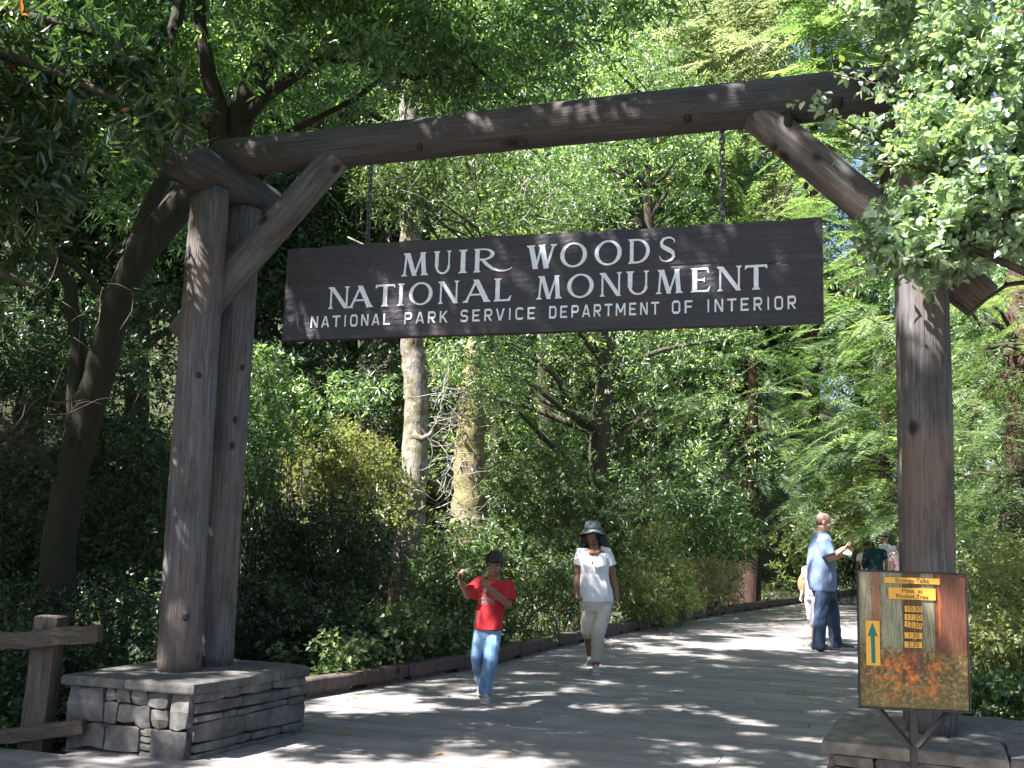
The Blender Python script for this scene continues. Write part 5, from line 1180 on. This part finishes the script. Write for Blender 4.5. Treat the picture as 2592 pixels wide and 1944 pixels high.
bay('bay_tree', 'broad glossy bay tree with a dark trunk right behind the woman in white', [(1500, 1560), (1503, 1400), (1510, 1250), (1520, 1100), (1530, 950), (1540, 800), (1550, 700), (1555, 600)], [70, 60, 56, 54, 46, 36, 20, 5], 17.0,
    [(1100, 1560, 850, 1200, 16, 18.5, 3.4), (1560, 1900, 860, 1250, 16.5, 19, 2.6), (1100, 1300, 860, 1050, 15.2, 16, .8), (1280, 1700, 1180, 1420, 16.2, 18.5, 2.0), (1180, 1800, 620, 880, 16.5, 19, 2.2)], 135, 31, MAT['bay'], ex=[([(1510, 1200), (1560, 1120), (1640, 1040)], [26, 20, 12]), ([(1505, 1330), (1580, 1290), (1680, 1230)], [22, 16, 10])])
bay('bay_tree', 'slender bay tree whose dark trunk shows between beam and sign', [(1640, 1560), (1640, 1200), (1642, 900), (1642, 600), (1640, 480), (1636, 380), (1640, 250)], [60, 50, 40, 30, 24, 18, 12], 20.0,
    [(1400, 1830, 330, 560, 19, 21.5, 3), (1500, 1800, 120, 330, 19.5, 22, 1.6), (1300, 1500, 420, 600, 19, 21, 1.2)], 70, 32, MAT['bay'], L=.11, W=.03, ex=[([(1642, 560), (1690, 480), (1720, 420)], [14, 10, 6]), ([(1640, 600), (1590, 520), (1570, 470)], [14, 10, 6])])
bay('bay_tree', 'sunlit yellow-green bay branches just above the left half of the sign', [(1260, 1560), (1262, 1200), (1255, 900), (1240, 700), (1230, 560)], [50, 44, 30, 18, 5], 18.5,
    [(1150, 1480, 500, 640, 17.5, 19, 3), (1100, 1300, 380, 540, 18.5, 20, 1.2), (1000, 1200, 240, 440, 19, 21, .9), (985, 1090, 370, 520, 13.4, 14.3, .9), (980, 1110, -40, 200, 13.4, 14.3, 1.2)], 72, 33, MAT['shrub'], L=.11, W=.036)
bay('bay_tree', 'wide bay crown filling the view above the middle of the beam', [(1400, 1560), (1380, 1000), (1370, 500), (1380, 200)], [56, 40, 20, 5], 24.0,
    [(1050, 1700, -120, 260, 22, 27, 3), (700, 1100, -100, 260, 23, 27, 1.6), (1300, 1800, 230, 420, 24, 27, 1.2)], 120, 34, MAT['shrub'], rs=(.7, 1.2), L=.15, W=.05, tw=.3)

# ---- redwoods at the right
def frond_crown(root, cs, dirs, ln, nb, L, W, mat, g, name='crown', droop=.25):
    """flat feathery sprays: each spray a curved twig with two ranks of needles"""
    n = len(cs); t_ = (np.arange(nb)+.5)/nb; dirs = unit(dirs); sd = unit(np.cross(dirs, np.array([0, 0, 1.0])+g.normal(size=(n, 3))*.25)); up = np.cross(sd, dirs)
    P = cs[:, None, :]+dirs[:, None, :]*(t_*ln)[None, :, None]; P[..., 2] -= droop*ln*t_[None, :]**2
    arr = []
    for s_ in (-1, 1):
        d = dirs[:, None, :]*.65+sd[:, None, :]*s_*.85+g.normal(size=(n, nb, 3))*.10; d[..., 2] -= droop*t_[None, :]; prof = np.sin(PI*(t_*.8+.18))[None, :, None]
        arr.append((P.reshape(-1, 3), d.reshape(-1, 3), np.broadcast_to(up[:, None, :], P.shape).reshape(-1, 3)+g.normal(size=(n*nb, 3))*.2, (L*np.broadcast_to(prof[..., 0], (n, nb))*g.uniform(.7, 1.2, (n, nb))).ravel()))
    pos = np.concatenate([a[0] for a in arr]); d = np.concatenate([a[1] for a in arr]); nr = np.concatenate([a[2] for a in arr]); Ls = np.concatenate([a[3] for a in arr])
    vb = np.repeat(g.random(n), nb); vb = np.concatenate([vb, vb])
    me = leaf_mesh(name, pos-np.array(root.location), d, nr, Ls, W, np.clip(vb*.7+g.random(len(pos))*.3, 0, 1)); me.materials.append(mat); return link(name, me, root)
def redwood(label, stem, ws, Y, boxes, n, seed, ln=.9, nb=16, L=.20, W=.03, cat='tree', mat='redwood', per=3):
    g = np.random.default_rng(seed); b0 = at(*stem[0], Y); t = thing('redwood_tree', label, cat, (b0.x, Y, hz(b0.x, Y)), 0); q_ = ptl(stem, Y, t); q_[0].z = -.2
    cs = pts_in_photo(n, boxes, g); ax = np.array([b0.x, Y, 0]); d = cs-ax; d[:, 2] = 0; d = unit(d+g.normal(size=d.shape)*.35); d[:, 2] = g.uniform(-.35, .05, n); rr = random.Random(seed); E_ = []
    for c_ in cs[:30]:
        cl = Vector(c_)-t.location; k_ = min(range(len(q_)), key=lambda i: abs(q_[i].z-(cl.z+.4))); E_.append(limb(q_[k_], cl, pxr([ws[k_]], Y)[0]*.18, .012, rr))
    link('trunk', trunk_mesh('trunk', q_, pxr(ws, Y), MAT['bark_red'], 16, .06, .3, seed, E_), t)
    c2 = np.repeat(cs, per, 0)+g.normal(size=(n*per, 3))*[.28, .28, .10]; d2 = np.repeat(d, per, 0)+g.normal(size=(n*per, 3))*[.45, .45, .12]
    frond_crown(t, c2, d2, ln, nb, L, W, MAT[mat], g); return t
redwood('dark red-barked redwood trunk standing beside the kerb left of the man in blue', [(1888, 1545), (1892, 1480), (1897, 1380), (1900, 1250), (1904, 1100), (1905, 950), (1906, 800), (1908, 650)], [84, 66, 54, 42, 34, 24, 14, 4], 26.0,
        [(1700, 2150, 1000, 1330, 25, 28, 3), (1780, 2150, 700, 1020, 24.5, 28, 2), (1800, 2100, 300, 700, 25, 29, 1.4)], 170, 41, ln=1.2, nb=20, L=.26, W=.038)
redwood('tall feathery redwood behind the right gate post and sign edge', [(2338, 1500), (2338, 1200), (2337, 900), (2336, 600), (2335, 350)], [46, 38, 28, 18, 6], 22.0,
        [(2020, 2300, 760, 1180, 20, 23.5, 3), (2050, 2300, 1120, 1340, 19.5, 23, 1.6), (2050, 2330, 420, 760, 21, 24, 1.2)], 150, 42, ln=1.0, nb=22, L=.22, W=.03)
redwood('shaded redwood with drooping boughs right of the right gate post', [(2600, 1500), (2600, 1200), (2600, 900), (2600, 500), (2600, 0)], [120, 110, 100, 80, 60], 10.5,
        [(2430, 2680, 700, 1300, 9, 11.5, 4), (2420, 2640, 1250, 1400, 9.5, 11.5, .6)], 150, 43, ln=.62, nb=20, L=.13, W=.014)
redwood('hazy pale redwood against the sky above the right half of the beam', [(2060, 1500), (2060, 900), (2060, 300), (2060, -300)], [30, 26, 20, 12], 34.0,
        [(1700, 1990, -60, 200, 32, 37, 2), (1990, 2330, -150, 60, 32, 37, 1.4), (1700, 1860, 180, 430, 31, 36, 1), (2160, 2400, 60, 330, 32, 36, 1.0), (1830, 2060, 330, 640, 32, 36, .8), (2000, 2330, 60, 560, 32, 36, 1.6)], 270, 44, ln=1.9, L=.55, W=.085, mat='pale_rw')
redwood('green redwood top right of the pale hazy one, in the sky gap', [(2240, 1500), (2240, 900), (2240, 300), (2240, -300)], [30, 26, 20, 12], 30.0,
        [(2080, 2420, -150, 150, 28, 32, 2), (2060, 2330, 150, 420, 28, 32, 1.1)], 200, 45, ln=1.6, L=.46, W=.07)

# ---- shrubs and bushes, one by one
def shrub(name, label, boxes, Y, n, seed, mat, L=.06, W=.03, rs=(.18, .36), per=34, lv=7, tw=.14, flat=.7, cat='bush', fine=False, spread=.9):
    g = np.random.default_rng(seed); c_ = boxes[0]; b0 = at((c_[0]+c_[1])/2, c_[3], Y); t = thing(name, label, cat, (b0.x, Y, hz(b0.x, Y))); cs = pts_in_photo(n, boxes, g)
    cs[:, 2] = np.maximum(cs[:, 2], hill(cs[:, 0], cs[:, 1])+.06); rr = random.Random(seed); mb = MB(); o = t.location
    for q_ in cs[:24]: P, R_ = limb((q_[0]*.6-o.x*.6+rr.uniform(-.1, .1), q_[1]*.6-o.y*.6+rr.uniform(-.1, .1), -.05), Vector(q_)-o, .010, .003, rr); mb.tube(P, R_, 4)
    mb.build('stems', MAT['twig'], t, True)
    crown_obj(t, cs, g.uniform(rs[0], rs[1], n), per, lv, tw, L, W, mat, g, flat, .2, name='foliage', fine=fine, spread=spread); return t
S_ = MAT['shrub']; Yl = MAT['yshrub']
shrub('bush', 'sunlit yellow-green bush left of the lichened trunk', [(820, 1030, 1130, 1330, 13.6, 15.5, 3), (700, 900, 1080, 1260, 14.5, 16, 1.5)], 14.5, 46, 51, Yl, L=.075, W=.036, rs=(.22, .42))
shrub('bush', 'bright leafy shoots rising in the dark gap under the sign', [(640, 760, 900, 1120, 13, 14, 2), (760, 940, 980, 1090, 13.2, 14.5, 1.2), (850, 960, 960, 1010, 13, 14, .4)], 13.5, 26, 52, MAT['bay'], L=.10, W=.03, rs=(.12, .26), per=20)
shrub('bush', 'bright bush beside the back of the left gate posts', [(610, 720, 1080, 1260, 11.4, 13, 2), (600, 700, 900, 1080, 11.8, 13, 1)], 12, 26, 53, MAT['bay'], L=.10, W=.03, rs=(.16, .30), per=26)
shrub('bush', 'leafy bush behind the boy at the kerb', [(1060, 1330, 1430, 1610, 11.5, 13.5, 3), (1230, 1480, 1380, 1560, 13, 15, 3)], 12.5, 60, 54, S_, L=.075, W=.034, rs=(.18, .34))
shrub('bush', 'tall green bush between boy and woman', [(1250, 1480, 1180, 1420, 14.5, 16, 3), (1060, 1260, 1330, 1450, 13, 14.5, 1)], 15, 46, 55, S_, L=.085, W=.034, rs=(.2, .4))
shrub('bush', 'pale olive bush along the kerb right of the woman', [(1570, 1740, 1440, 1560, 15.5, 18, 3), (1560, 1700, 1350, 1480, 16, 18, 1.2)], 16.5, 44, 56, Yl, L=.075, W=.03, rs=(.2, .36))
shrub('bush', 'dry yellowish bush near the kerb left of the redwood trunk', [(1720, 1850, 1430, 1520, 19, 22, 3)], 20.5, 34, 57, MAT['dry'], L=.10, W=.02, rs=(.2, .4), spread=.5)
shrub('bush', 'dark shaded bush under the bay between woman and redwood trunk', [(1600, 1900, 1240, 1440, 20, 23, 3)], 21.5, 46, 58, S_, L=.10, W=.045, rs=(.3, .6))
shrub('bush', 'pale leafy bush behind the head of the man in blue', [(2080, 2240, 1230, 1380, 24, 27, 3), (1990, 2100, 1330, 1470, 24, 26, 1.5)], 25, 46, 59, Yl, L=.15, W=.07, rs=(.35, .6), per=26)
shrub('bush', 'dark bush beyond the far walking group', [(2150, 2360, 1330, 1470, 29, 32, 3)], 30, 34, 60, S_, L=.16, W=.07, rs=(.4, .7))
shrub('bush', 'sunlit bush right of the poster, lower right edge', [(2430, 2640, 1400, 1600, 8.0, 10.5, 3), (2450, 2640, 1580, 1760, 7.6, 9.5, 2)], 9, 60, 61, Yl, L=.055, W=.026, rs=(.13, .26))
shrub('bush', 'dark low bush behind the right pedestal', [(2430, 2620, 1740, 1860, 7.0, 8.4, 3)], 7.6, 30, 62, S_, L=.055, W=.03, rs=(.12, .22))
shrub('bush', 'feathery bush right of the right gate post at shoulder height', [(2420, 2600, 1240, 1420, 11.5, 13.5, 3)], 12.5, 36, 63, S_, L=.07, W=.03, rs=(.2, .36))
shrub('bush', 'deep shaded bush left of the left gate posts', [(180, 440, 1100, 1500, 9.6, 11.5, 3), (-100, 200, 1180, 1500, 9.5, 11.5, 2)], 10.5, 90, 64, MAT['shade_toned'], L=.06, W=.03, rs=(.2, .42))
shrub('bush', 'tall shaded bush behind the fence at the left edge', [(-200, 440, 700, 1120, 10.5, 13, 3)], 11.5, 80, 65, MAT['shade_toned'], L=.085, W=.028, rs=(.25, .5))
shrub('bush', 'low dark bush just behind the rail fence', [(-150, 420, 1500, 1720, 8.0, 9.6, 3), (-200, 300, 1720, 1850, 7.4, 8.4, 1.5)], 8.6, 66, 66, MAT['shade_toned'], L=.05, W=.03, rs=(.14, .3))
shrub('bush', 'dark bush seen between the left posts and the lichened trunk', [(620, 940, 1280, 1520, 11.5, 14, 3), (620, 900, 1500, 1660, 10, 12.5, 2.4)], 12.5, 120, 67, MAT['shade_toned'], L=.065, W=.032, rs=(.2, .4))
shrub('ivy', 'pale ivy leaves climbing by the kerb below the boy', [(880, 1060, 1560, 1700, 9.6, 11, 3), (700, 900, 1640, 1730, 9.0, 10.2, 1.3), (1060, 1200, 1590, 1650, 10.6, 11.6, 1)], 10.2, 52, 68, S_, L=.06, W=.055, rs=(.12, .24), per=20, lv=5, cat='ivy')
shrub('bush', 'blue-green bush in the dark gap left of the lichened trunk', [(640, 1020, 880, 1130, 19, 23, 3)], 21, 60, 69, MAT['shade_toned'], L=.12, W=.04, rs=(.4, .8))

# ---- sword ferns
def fern_mesh(seed, nf=16, ln=.75):
    g = np.random.default_rng(seed); P_, D_, N_, L_, v_ = [], [], [], [], []
    for i in range(nf):
        a = 2*PI*i/nf+g.uniform(-.2, .2); l = ln*g.uniform(.7, 1.1); el = g.uniform(.7, 1.25); h = np.array([math.cos(a), math.sin(a), 0]); K = 26; t_ = np.linspace(.08, 1, K)
        x = l*t_*math.cos(el)*1.15; z = l*(t_*math.sin(el)-.55*t_**2); p_ = h[None]*x[:, None]; p_[:, 2] = z; sd = np.array([-h[1], h[0], 0])
        for s_ in (-1, 1):
            P_.append(p_); d = sd[None]*s_+h[None]*.35+np.array([0, 0, -.25]); D_.append(np.repeat(d, K, 0)); N_.append(np.tile([0, 0, 1.0], (K, 1))+h[None]*.3); L_.append(.105*ln/.75*np.sin(PI*(t_*.85+.12))+.01); v_.append(np.full(K, g.random()))
    me = leaf_mesh('fronds', np.concatenate(P_), np.concatenate(D_), np.concatenate(N_), np.concatenate(L_), .020*ln/.75, np.concatenate(v_)); me.materials.append(MAT['fern']); return me
fm = [fern_mesh(1), fern_mesh(2, 20, .95)]
for i, (lab, px, py, Y_, s_, k_) in enumerate((('large dark sword fern at the foot of the lichened trunk', 985, 1600, 11.4, 1.1, 1), ('dark sword fern just left of the ivy by the kerb', 890, 1640, 10.2, .9, 0), ('sword fern in deep shade right of the left gate posts', 770, 1620, 9.8, .95, 1), ('small sword fern tucked behind the corner of the left pedestal', 690, 1700, 9.0, .75, 0),
        ('sword fern between the lichened and the mossy trunks', 1105, 1560, 12.4, 1.0, 1), ('sword fern behind the split-rail fence', 250, 1700, 8.3, .9, 1), ('sword fern beside the right pedestal, under the sunlit bush', 2540, 1760, 7.6, .7, 0), ('sword fern in the shade low between the dark bushes, above the kerb start', 820, 1540, 11.8, 1.1, 1))):
    q_ = at(px, py, Y_); t = thing('sword_fern', lab, 'fern', (q_.x, Y_, hz(q_.x, Y_)+.02), i*1.3, 'sword ferns on the forest floor'); t.scale = (s_,)*3; link('fronds', fm[k_], t)

# ---- countless low plants on both banks
g = np.random.default_rng(77); n = 4000
x = g.uniform(-16, 30, n*4); y = 7.0+g.random(n*4)**1.5*30; lx = np.interp(y, [p_.y for p_ in KL], [p_.x for p_ in KL]); rx = np.interp(y, [p_.y for p_ in KR], [p_.x for p_ in KR])
okm = ((x < lx-.25) | (x > rx+.3)) & (x > -.62*y-1.5) & (x < .62*y+2.5) & ~((x > -3.3) & (x < -1.2) & (y < 8.0)); x, y = x[okm][:n], y[okm][:n]
cs = np.stack([x, y, hill(x, y)+.08], 1)
p_, o_ = clump_points(cs, g.uniform(.12, .34, len(cs)), 7, g, .7, .2); p_[:, 2] = np.maximum(p_[:, 2], hill(p_[:, 0], p_[:, 1])+.01); o_[:, 2] += .5
me = leaf_mesh('ground_cover', *sprigs(p_, o_, 5, .10, .075, .04, .9, vbase=np.repeat(g.random(len(cs)), 7), g=g)); me.materials.append(MAT['shrub']); tag(link('ground_cover', me), kind='stuff')

# ---- the wood on the slopes behind: shared trees, copied
wood = [tree_meshes(101, 15, .32, (0, 0, 9), (3.0, 3.0, 6.5), 60, 52, .45, 6, .26, .085, MAT['bay'], MAT['bark_bay'], clr=(.7, 1.3), shell=.4, zlo=-1),
        tree_meshes(102, 12, .26, (0, 0, 7), (3.4, 3.4, 5.0), 54, 52, .45, 6, .24, .08, MAT['shrub'], MAT['bark_bay'], clr=(.7, 1.3), shell=.4, zlo=-1)]
def far_redwood(seed):
    g = np.random.default_rng(seed); H = 24; tm = trunk_mesh('trunk', [Vector((0, 0, -1)), Vector((0, 0, 8)), Vector((0.1, 0, 16)), Vector((0, 0, H))], [.5, .4, .25, .05], MAT['bark_red'], 10, .06, 1.0, seed)
    n = 620; z = 2.5+g.random(n)*21; r_ = (1-z/(H+1))*3.6+.4; a = g.uniform(0, 6.28, n); c = np.stack([np.cos(a)*r_*g.uniform(.15, .75, n), np.sin(a)*r_*g.uniform(.15, .75, n), z], 1); d = np.stack([np.cos(a), np.sin(a), g.uniform(-.5, -.1, n)], 1)
    R_ = D.objects.new('tmp', None); ob = frond_crown(R_, c, d, 1.9, 15, .62, .11, MAT['redwood'], g); me = ob.data; D.objects.remove(ob); D.objects.remove(R_); return tm, me
wood.append(far_redwood(103))
dk = wood[0][1].copy(); dk.materials.clear(); dk.materials.append(MAT['shade_toned']); wood.append((wood[0][0], dk))  # crown copy in darkened leaves, shade of the gap put into the colour
kinds = (('bay_tree', 'tree'), ('bay_tree', 'tree'), ('redwood_tree', 'tree'), ('bay_tree', 'tree'))
g = np.random.default_rng(8)
spots = []
# (photo x, distance, kind, scale, label)
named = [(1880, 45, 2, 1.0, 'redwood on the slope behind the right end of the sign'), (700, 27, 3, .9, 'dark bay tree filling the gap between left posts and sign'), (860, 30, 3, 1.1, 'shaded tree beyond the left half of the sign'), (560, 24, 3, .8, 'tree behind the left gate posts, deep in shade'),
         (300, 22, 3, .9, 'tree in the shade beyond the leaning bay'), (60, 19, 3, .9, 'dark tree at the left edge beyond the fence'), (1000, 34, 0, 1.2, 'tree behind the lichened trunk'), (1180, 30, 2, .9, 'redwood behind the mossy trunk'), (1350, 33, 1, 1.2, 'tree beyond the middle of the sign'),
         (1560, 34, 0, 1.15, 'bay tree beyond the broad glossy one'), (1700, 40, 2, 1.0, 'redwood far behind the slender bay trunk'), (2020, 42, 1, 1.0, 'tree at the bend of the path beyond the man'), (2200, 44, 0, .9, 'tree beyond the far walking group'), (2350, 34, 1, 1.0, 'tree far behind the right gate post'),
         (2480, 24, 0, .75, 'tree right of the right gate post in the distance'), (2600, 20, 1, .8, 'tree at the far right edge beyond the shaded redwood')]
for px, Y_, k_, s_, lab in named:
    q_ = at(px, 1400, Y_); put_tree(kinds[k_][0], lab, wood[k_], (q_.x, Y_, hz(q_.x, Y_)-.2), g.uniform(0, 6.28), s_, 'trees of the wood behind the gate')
# the wood beyond, which reads as one mass: rows of the same trees standing on the slope
far = thing('far_wood', 'dense dark wooded slope rising behind everything', 'wood', (0, 0, 0), kind='stuff')
for i in range(120):
    px = g.uniform(-500, 2000); Y_ = g.uniform(38, 78); q_ = at(px, 1400, Y_); k_ = int(g.choice([0, 1, 2], p=[.45, .3, .25])); s_ = g.uniform(.8, 1.2)
    if px > 1650 and Y_ > 52: continue
    for nm, me in zip(('trunk', 'crown'), wood[k_]):
        o = link(nm, me, far); o.location = (q_.x, Y_, hz(q_.x, Y_)-.3); o.rotation_euler = (0, 0, g.uniform(0, 6.28)); o.scale = (s_,)*3
# trees added, mostly outside the left of the view, to throw shade
shade = ((-8.4, 7.2, .80, 0, 'shade bay tree added on the left bank nearest the fence'), (-13.5, 16.2, 1.25, 0, 'broad shade tree added on the left bank beyond the leaning bay'), (-18.5, 14.5, 1.3, 1, 'highest shade tree added on the left bank'), (-10.2, 19.6, 1.15, 0, 'tall shade tree added at the far end of the left bank'), (-13.4, 21.5, 1.3, 1, 'broad shade tree added up the slope at the left'), (-9.6, 23.5, 1.2, 0, 'tall shade tree added at the foot of the slope, left of the sign'), (-11.6, 4.8, .85, 1, 'shade bay tree added left of the plaza, nearest the camera'), (-12.5, 5.5, 1.05, 0, 'tall shade bay tree added in the second row left of the plaza'), (-11.5, 9.0, 1.0, 1, 'tall shade tree added on the left bank, level with the fence'),
         (-15.0, 2.0, 1.0, 0, 'tall shade tree added left of the plaza, second from the camera'), (-14.5, 12.8, 1.05, 1, 'shade tree added high on the left bank level with the pale trunks'), (-16.2, 8.8, 1.1, 0, 'tallest shade tree added in the third row on the left bank'), (-8.8, 9.9, .70, 1, 'smaller shade bay tree added on the left bank above the dark bushes'), (-15.5, 18.5, 1.1, 0, 'tall shade tree added further up the left bank'))
for i, (x_, y_, s_, k_, lab) in enumerate(shade):
    put_tree('bay_tree', lab, wood[k_], (x_, y_, hz(x_, y_)-.2), i*1.1, s_, 'trees of the wood behind the gate')

# ---- a few fallen leaves on the deck
lm2 = leaf_mesh('fallen_leaf', np.zeros((1, 3)), V3(1, 0, 0)[None], V3(0, 0, 1)[None], .085, .035, np.array([.5]), fine=True); lm2.materials.append(MAT['litter'])
for i, (px, py, lab) in enumerate(((858, 1857, 'orange fallen leaf on the deck near the left pedestal'), (903, 1768, 'yellow fallen leaf on the planks by the kerb'), (1120, 1905, 'small fallen leaf on the planks at the bottom of the view'), (1720, 1800, 'fallen leaf in the middle of the deck'), (1640, 1700, 'fallen leaf on the deck right of the woman'))):
    q_ = gnd(px, py, .004); o = link('fallen_leaf', lm2); o.location = q_; o.rotation_euler = (.1, .05, i*2.1); tag(o, lab, 'leaf', 'leaves fallen on the deck')

lm3 = leaf_mesh('fallen_leaf', np.zeros((1, 3)), V3(1, 0, 0)[None], V3(0, 0, 1)[None], .06, .022, np.array([.1]), fine=True); lm3.materials.append(plain('brown_litter', (0.14, 0.075, 0.035), .8))
r0 = random.Random(4)
for i in range(46):
    j = r0.randrange(1, 5); q_ = KL[j].lerp(KL[j+1], r0.random())+Vector((r0.random()**2*.9+.05, -.02, .004)); o = link('fallen_leaf', lm3); o.location = q_; o.rotation_euler = (r0.uniform(-.3, .3), r0.uniform(-.2, .2), r0.uniform(0, 6.28)); o.scale = (r0.uniform(.6, 1.3),)*3
    tag(o, 'small brown fallen leaf lying on the planks along the foot of the left kerb', 'leaf', 'leaf litter along the left kerb')
